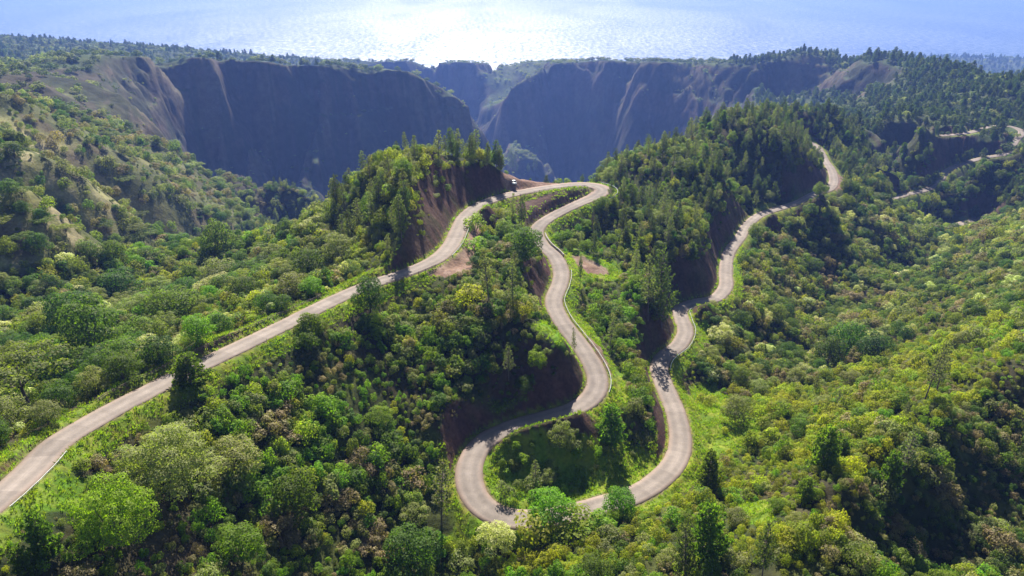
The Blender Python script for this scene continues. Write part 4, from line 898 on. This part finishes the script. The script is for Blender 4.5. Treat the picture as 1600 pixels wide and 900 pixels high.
for step, r0, r1 in ((0.62, 70, 215), (1.0, 215, 340)):
    X, Y = jitter(step, r0, r1); rdv = rdist_at(X, Y); px, py, _ = proj(X, Y, ground(X, Y)); r = np.hypot(X, Y); sl = slope_at(X, Y)
    ing = np.zeros(len(X), bool)
    for pg in GRASS: ing |= inpoly(px, py, pg)
    k = ((rdv > 0.5) & (rdv < 4.5) | ing & (rdv > 0.5)) & (sl < 1.25) & (rng.random(len(X)) < 0.25+0.9*sstep(0.35, 0.6, fbm(X/3, Y/3, 3, 121)))
    for d_ in DIRT: k &= ~inpoly(px, py, d_)
    for x_, y_, z_ in zip(X[k], Y[k], ground(X[k], Y[k])):
        s = rng.uniform(0.5, 1.25)*(1.3 if step > .9 else 1); GR.append([x_, y_, z_, 'far_tuft', int(rng.integers(3)), s, s*rng.uniform(1, 1.7)])
scatter('grass_verge', GR, 'ragged bright green grass along the road verges', 'grass')
# --- woods on the far mountains, the canyon floor and the coastal plateau
FR = []
for step, r0, r1, th in ((6.5, 640, 1050, 44), (9.0, 1050, 1700, 42), (13.0, 1700, 2500, 40), (30, 2500, 4600, 40)):
    X, Y = jitter(step, r0, r1, th); Z, px, py, zc, r, rdv, sl, zs = info(X, Y)
    on_spur = inpoly(px, py, ZONES['spur'])
    dens = np.where(on_spur, 0.16*sstep(0.45, 0.6, fbm(X/60, Y/60, 3, 111))*2, (1-sstep(0.45, 0.85, sl))*np.where(px > 1140, 0.95, np.where((px < 560) & (r > 1250), 0.9, 0.35)))
    dens = np.where((px > 700) & (px < 900) & (py > 140), np.maximum(dens, 0.7*(1-sstep(0.3, 0.6, sl))), dens)
    dens = np.maximum(dens, np.where(on_spur, 0.12, 0.34)*(1-sstep(1.1, 2.2, sl)))
    k = (rng.random(len(X)) < dens) & (Z > 5) & (px > -60) & (px < 1660); X, Y, Z, px, py, sl, r, on_spur = [a[k] for a in (X, Y, Z, px, py, sl, r, on_spur)]
    hb = hides_road(px, py, r, 9*FPX/np.maximum(r, 1), 3.5*FPX/np.maximum(r, 1), 1)
    for i in np.where(~hb)[0]:
        kd_ = 'far_pine' if (px[i] > 1140 or (px[i] < 500 and r[i] > 1250)) and rng.random() < (0.72 if px[i] > 1140 else 0.25) and sl[i] < .8 else 'far_pale' if (rng.random() < 0.22 or 700 < px[i] < 900) else 'far_broad'
        s = np.clip(rng.normal(0.85, 0.25), 0.35, 1.4)*(1.0 if sl[i] < 0.6 else rng.uniform(0.25, 0.55))*(1+0.25*(step > 8)+0.7*(step > 20)); FR.append([X[i], Y[i], Z[i]-0.3, kd_, int(rng.integers(len(KINDS[kd_]))), s, s*rng.uniform(0.85, 1.3)])
scatter('far_wood', FR, 'hazy dark woods on the far mountains and coastal plateau', 'wood')
print('plants', len(REC), 'single', int(single.sum()), {f: int(((fam == f) & single).sum()) for f in LIMIT}, 'far', len(FR))

# ------------------------------------------------------------------ guardrails, fences, low wall, parked car
def bx(cx, cy, cz, sx, sy, sz):
    v = np.array([(x, y, z) for z in (-.5, .5) for y in (-.5, .5) for x in (-.5, .5)])*[sx, sy, sz]+[cx, cy, cz]
    return v, np.array([(0, 2, 3, 1), (4, 5, 7, 6), (0, 1, 5, 4), (2, 6, 7, 3), (0, 4, 6, 2), (1, 3, 7, 5)])
def near_index(px_, py_, path):
    a, b, c = hit(px_, py_); return int(np.argmin((path[:, 0]-a)**2+(path[:, 1]-b)**2))
def index_of(px_, py_, path):
    x_, y_, _ = proj(path[:, 0], path[:, 1], path[:, 2]); return int(np.argmin((x_-px_)**2+(y_-py_)**2))
def side_line(path, i0, i1, off, want):
    """line along the road edge; want = 'right', 'left', 'near' side as seen in the picture"""
    i0, i1 = sorted((i0, i1)); tn = np.gradient(path[:, :2], axis=0); tn /= np.linalg.norm(tn, axis=1)[:, None]; nn = np.stack([tn[:, 1], -tn[:, 0]], 1)
    m = (i0+i1)//2; s = 1
    pts = [path[m, :2]+sg*nn[m]*4 for sg in (1, -1)]; q = [proj(p[0], p[1], path[m, 2]) for p in pts]
    if want == 'right': s = 1 if q[0][0] > q[1][0] else -1
    elif want == 'left': s = 1 if q[0][0] < q[1][0] else -1
    else: s = 1 if q[0][1] > q[1][1] else -1
    seg = path[i0:i1+1]; xy = seg[:, :2]+s*nn[i0:i1+1]*(seg[:, 3:4]+off)
    return np.column_stack([xy, ground(xy[:, 0], xy[:, 1])*0.5+0.5*(seg[:, 2]-0.05)])
GALV = simple_mat('white_painted_steel', (0.72, 0.73, 0.72), 0.42, 0.0, 0.08, 0.6, 0.5); WOOD = simple_mat('weathered_timber', (0.17, 0.13, 0.10), 0.85, 0, 0.35, 2.0); CONC = simple_mat('stained_concrete', (0.30, 0.27, 0.24), 0.9, 0, 0.3, 1.2)
PAINT = simple_mat('white_kerb_paint', (0.66, 0.66, 0.63), 0.6, 0, 0.2, 1.0)
def sweep(line, prof):
    tn = np.gradient(line[:, :2], axis=0); tn /= np.linalg.norm(tn, axis=1)[:, None]; nn = np.stack([tn[:, 1], -tn[:, 0]], 1)
    k = len(prof); V = np.stack([np.column_stack([line[:, :2]+nn*a, line[:, 2]+b]) for a, b in prof], 1)
    ii = np.arange(len(line)*k).reshape(-1, k); jj = np.roll(ii, -1, axis=1)
    return V.reshape(-1, 3), np.stack([ii[:-1], jj[:-1], jj[1:], ii[1:]], -1).reshape(-1, 4)
def root(name, at, label, cat, group=None):
    e = bpy.data.objects.new(name, None); col.objects.link(e); e.location = at; e['label'] = label; e['category'] = cat
    if group: e['group'] = group
    return e
def barrier(name, line, label, cat, profs, pm, post, pz, step, rm, part='rail'):
    o0 = line[0].copy(); e = root(name, tuple(o0), label, cat); loc = line-o0
    for pr in profs: mesh_obj(part, *sweep(loc, pr), rm, e)
    s = np.r_[0, np.cumsum(np.linalg.norm(np.diff(loc[:, :2], axis=0), axis=1))]
    pme = mesh_data('post', bx(0, 0, pz/2-0.25, post, post, pz+0.5), pm)
    for u in np.arange(0.5, s[-1], step):
        p = [np.interp(u, s, loc[:, k]) for k in range(3)]; q = bpy.data.objects.new('post', pme); col.objects.link(q); q.parent = e; q.location = p
WB = [(0.0, 0.40), (0.07, 0.46), (0.02, 0.55), (0.07, 0.64), (0.0, 0.72), (-0.03, 0.72), (-0.03, 0.40)]
barrier('guardrail', side_line(RA, index_of(878, 424, RA), index_of(931, 612, RA), 0.7, 'right'), 'long white curving guardrail on the outer edge of the middle road', 'guardrail', [WB], GALV, 0.12, 0.66, 3.0, GALV)
barrier('guardrail', side_line(RA, index_of(1088, 472, RA), index_of(1030, 578, RA), 0.7, 'right'), 'white guardrail round the tight bend of the right road leg', 'guardrail', [WB], GALV, 0.12, 0.66, 3.0, GALV)
barrier('guardrail', side_line(RA, index_of(930, 290, RA), index_of(925, 309, RA), 2.6, 'right'), 'white guardrail outside the top hairpin', 'guardrail', [WB], GALV, 0.12, 0.66, 3.0, GALV)
barrier('guardrail', side_line(RA, index_of(-20, 792, RA), index_of(72, 708, RA), 0.6, 'right'), 'low pale guardrail on the straight road at the left picture edge', 'guardrail', [[(a*0.8, b*0.6) for a, b in WB]], CONC, 0.10, 0.40, 3.0, PAINT)
barrier('guardrail', side_line(RA, index_of(730, 337, RA), index_of(690, 399, RA), 0.6, 'right'), 'pale guardrail round the inside of the upper bend by the gravel patch', 'guardrail', [WB], GALV, 0.12, 0.66, 3.0, GALV)
RL = [[(0.03, a), (0.03, a+0.14), (-0.03, a+0.14), (-0.03, a)] for a in (0.45, 0.85)]
barrier('timber_fence', side_line(RA, index_of(180, 638, RA), index_of(520, 470, RA), 1.6, 'left'), 'weathered timber rail fence along the far side of the straight road', 'fence', RL, WOOD, 0.14, 1.1, 3.0, WOOD)
barrier('timber_fence', side_line(RA, index_of(800, 303, RA), index_of(918, 289, RA), 1.0, 'near'), 'dark post fence above the cut bank inside the top hairpin', 'fence', RL, WOOD, 0.14, 1.1, 2.5, WOOD)
barrier('timber_fence', side_line(RA, index_of(590, 441, RA), index_of(668, 413, RA), 0.9, 'near'), 'dark post fence on the near edge of the straight road before the upper bend', 'fence', RL, WOOD, 0.14, 1.1, 3.0, WOOD)
wl = side_line(RA, index_of(839, 366, RA), index_of(867, 401, RA), 0.55, 'right'); wo_ = wl[0].copy()
e = root('parapet_wall', tuple(wo_), 'low grey concrete parapet where the middle road narrows', 'wall')
mesh_obj('wall_body', *sweep(wl-wo_, [(0.16, -0.9), (0.16, 0.62), (-0.16, 0.62), (-0.16, -0.9)]), CONC, e); mesh_obj('coping', *sweep(wl-wo_, [(0.21, 0.623), (0.21, 0.72), (-0.21, 0.72), (-0.21, 0.623)]), CONC, e)
def car(px_, py_, yaw):
    x, y, z = hit(px_, py_); e = root('parked_car', (x, y, z), 'small white car parked on the gravel pull-off near the top hairpin', 'car'); e.rotation_euler = (0, 0, yaw)
    body = simple_mat('white_car_paint', (0.62, 0.64, 0.66), 0.25, 0.0, 0.03, 1, 0.6); glass = simple_mat('car_glass', (0.02, 0.025, 0.03), 0.06, 0, 0.05, 1, 0.8); rub = simple_mat('rubber', (0.02, 0.02, 0.02), 0.9); lamp = simple_mat('lamp_lens', (0.75, 0.75, 0.72), 0.1, 0, 0.05, 1, 0.8); met = simple_mat('wheel_rim_metal', (0.45, 0.45, 0.46), 0.35, 0.8, 0.05, 1)
    def loft(secs, m, name, par):                        # cross sections along the length: x, half width, z low, z high
        V, F = [], []
        for (u, hw, z0, z1) in secs: V += [(-hw, u, z0), (-hw*1.02, u, z0*0.45+z1*0.55), (-hw*0.93, u, z1), (hw*0.93, u, z1), (hw*1.02, u, z0*0.45+z1*0.55), (hw, u, z0)]
        for i in range(len(secs)-1):
            for k in range(6): F.append((i*6+k, i*6+(k+1) % 6, i*6+6+(k+1) % 6, i*6+6+k))
        F = [tuple(f) for f in F]; q = len(V)-6
        F += [(0, 3, 2, 1), (0, 5, 4, 3), (q, q+1, q+2, q+3), (q, q+3, q+4, q+5)]
        return mesh_obj(name, V, F, m, par)
    loft([(-2.05, .72, .42, .72), (-1.95, .82, .3, .86), (-1.2, .86, .26, .98), (0.6, .87, .26, 1.0), (1.5, .86, .26, .96), (1.98, .80, .3, .88), (2.06, .70, .42, .7)], body, 'body', e)
    loft([(-1.05, .76, .97, .99), (-0.45, .70, .97, 1.44), (0.9, .70, .98, 1.46), (1.55, .74, .96, 1.02)], glass, 'window_band', e)
    loft([(-0.5, .66, 1.43, 1.45), (-0.3, .68, 1.43, 1.53), (0.85, .68, 1.44, 1.54), (1.05, .66, 1.42, 1.44)], body, 'roof', e)
    for sx in (-1, 1):
        for yy in (-1.28, 1.30):
            t_ = tube([(-0.10*1, 0, 0), (0.10, 0, 0)], [0.32, 0.32], 16); w_ = mesh_obj('wheel', t_[0]+np.array([sx*0.80, yy, 0.32]), t_[1], rub, e)
            an = np.arange(12)*math.pi/6; rv = np.array([(sx*0.905, yy, 0.32)]+[(sx*0.903, yy+0.2*math.cos(a), 0.32+0.2*math.sin(a)) for a in an]); mesh_obj('rim', np.vstack([rv, rv[:1]]), [(0, 1+k, 1+(k+1) % 12, 13) if False else (0, 1+k, 1+(k+1) % 12, 0) for k in range(0)] or [(1+k, 1+(k+1) % 12, 1+(11-k-1) % 12, 1+(11-k) % 12) for k in range(5)], met, w_)
        mesh_obj('headlight', *bx(sx*0.60, -2.03, 0.68, 0.28, 0.10, 0.15), lamp, e); mesh_obj('wing_mirror', *bx(sx*0.93, -0.75, 1.02, 0.16, 0.10, 0.13), body, e)
    mesh_obj('bumper', *bx(0, -2.06, 0.42, 1.4, 0.12, 0.2), rub, e); mesh_obj('number_plate', *bx(0, -2.125, 0.45, 0.5, 0.02, 0.11), lamp, e)
car(803, 288.5, math.radians(12))

# ------------------------------------------------------------------ the hazy air
hm, ht = mat('sea_haze')
ho = N(ht, 'ShaderNodeOutputMaterial'); hv = N(ht, 'ShaderNodeVolumePrincipled')
hv.inputs['Color'].default_value = (0.128, 0.222, 0.62, 1); hv.inputs['Absorption Color'].default_value = (0.25, 0.25, 0.25, 1); hv.inputs['Density'].default_value = HAZE; hv.inputs['Anisotropy'].default_value = 0.3
L(ht, hv, 0, ho, 'Volume')
hx, hy0, hy1, hb, htp = 62000, -300, 92000, -80, 715
haze = mesh_obj('haze', [(-hx, hy0, hb), (hx, hy0, hb), (hx, hy1, hb), (-hx, hy1, hb), (-hx, hy0, htp), (hx, hy0, htp), (hx, hy1, htp), (-hx, hy1, htp)],
    [(3, 2, 1, 0), (4, 5, 6, 7), (0, 1, 5, 4), (1, 2, 6, 5), (2, 3, 7, 6), (3, 0, 4, 7)], hm)
haze['kind'] = 'stuff'; haze['label'] = 'blue sea haze lying over the far canyon walls'; haze['category'] = 'haze'
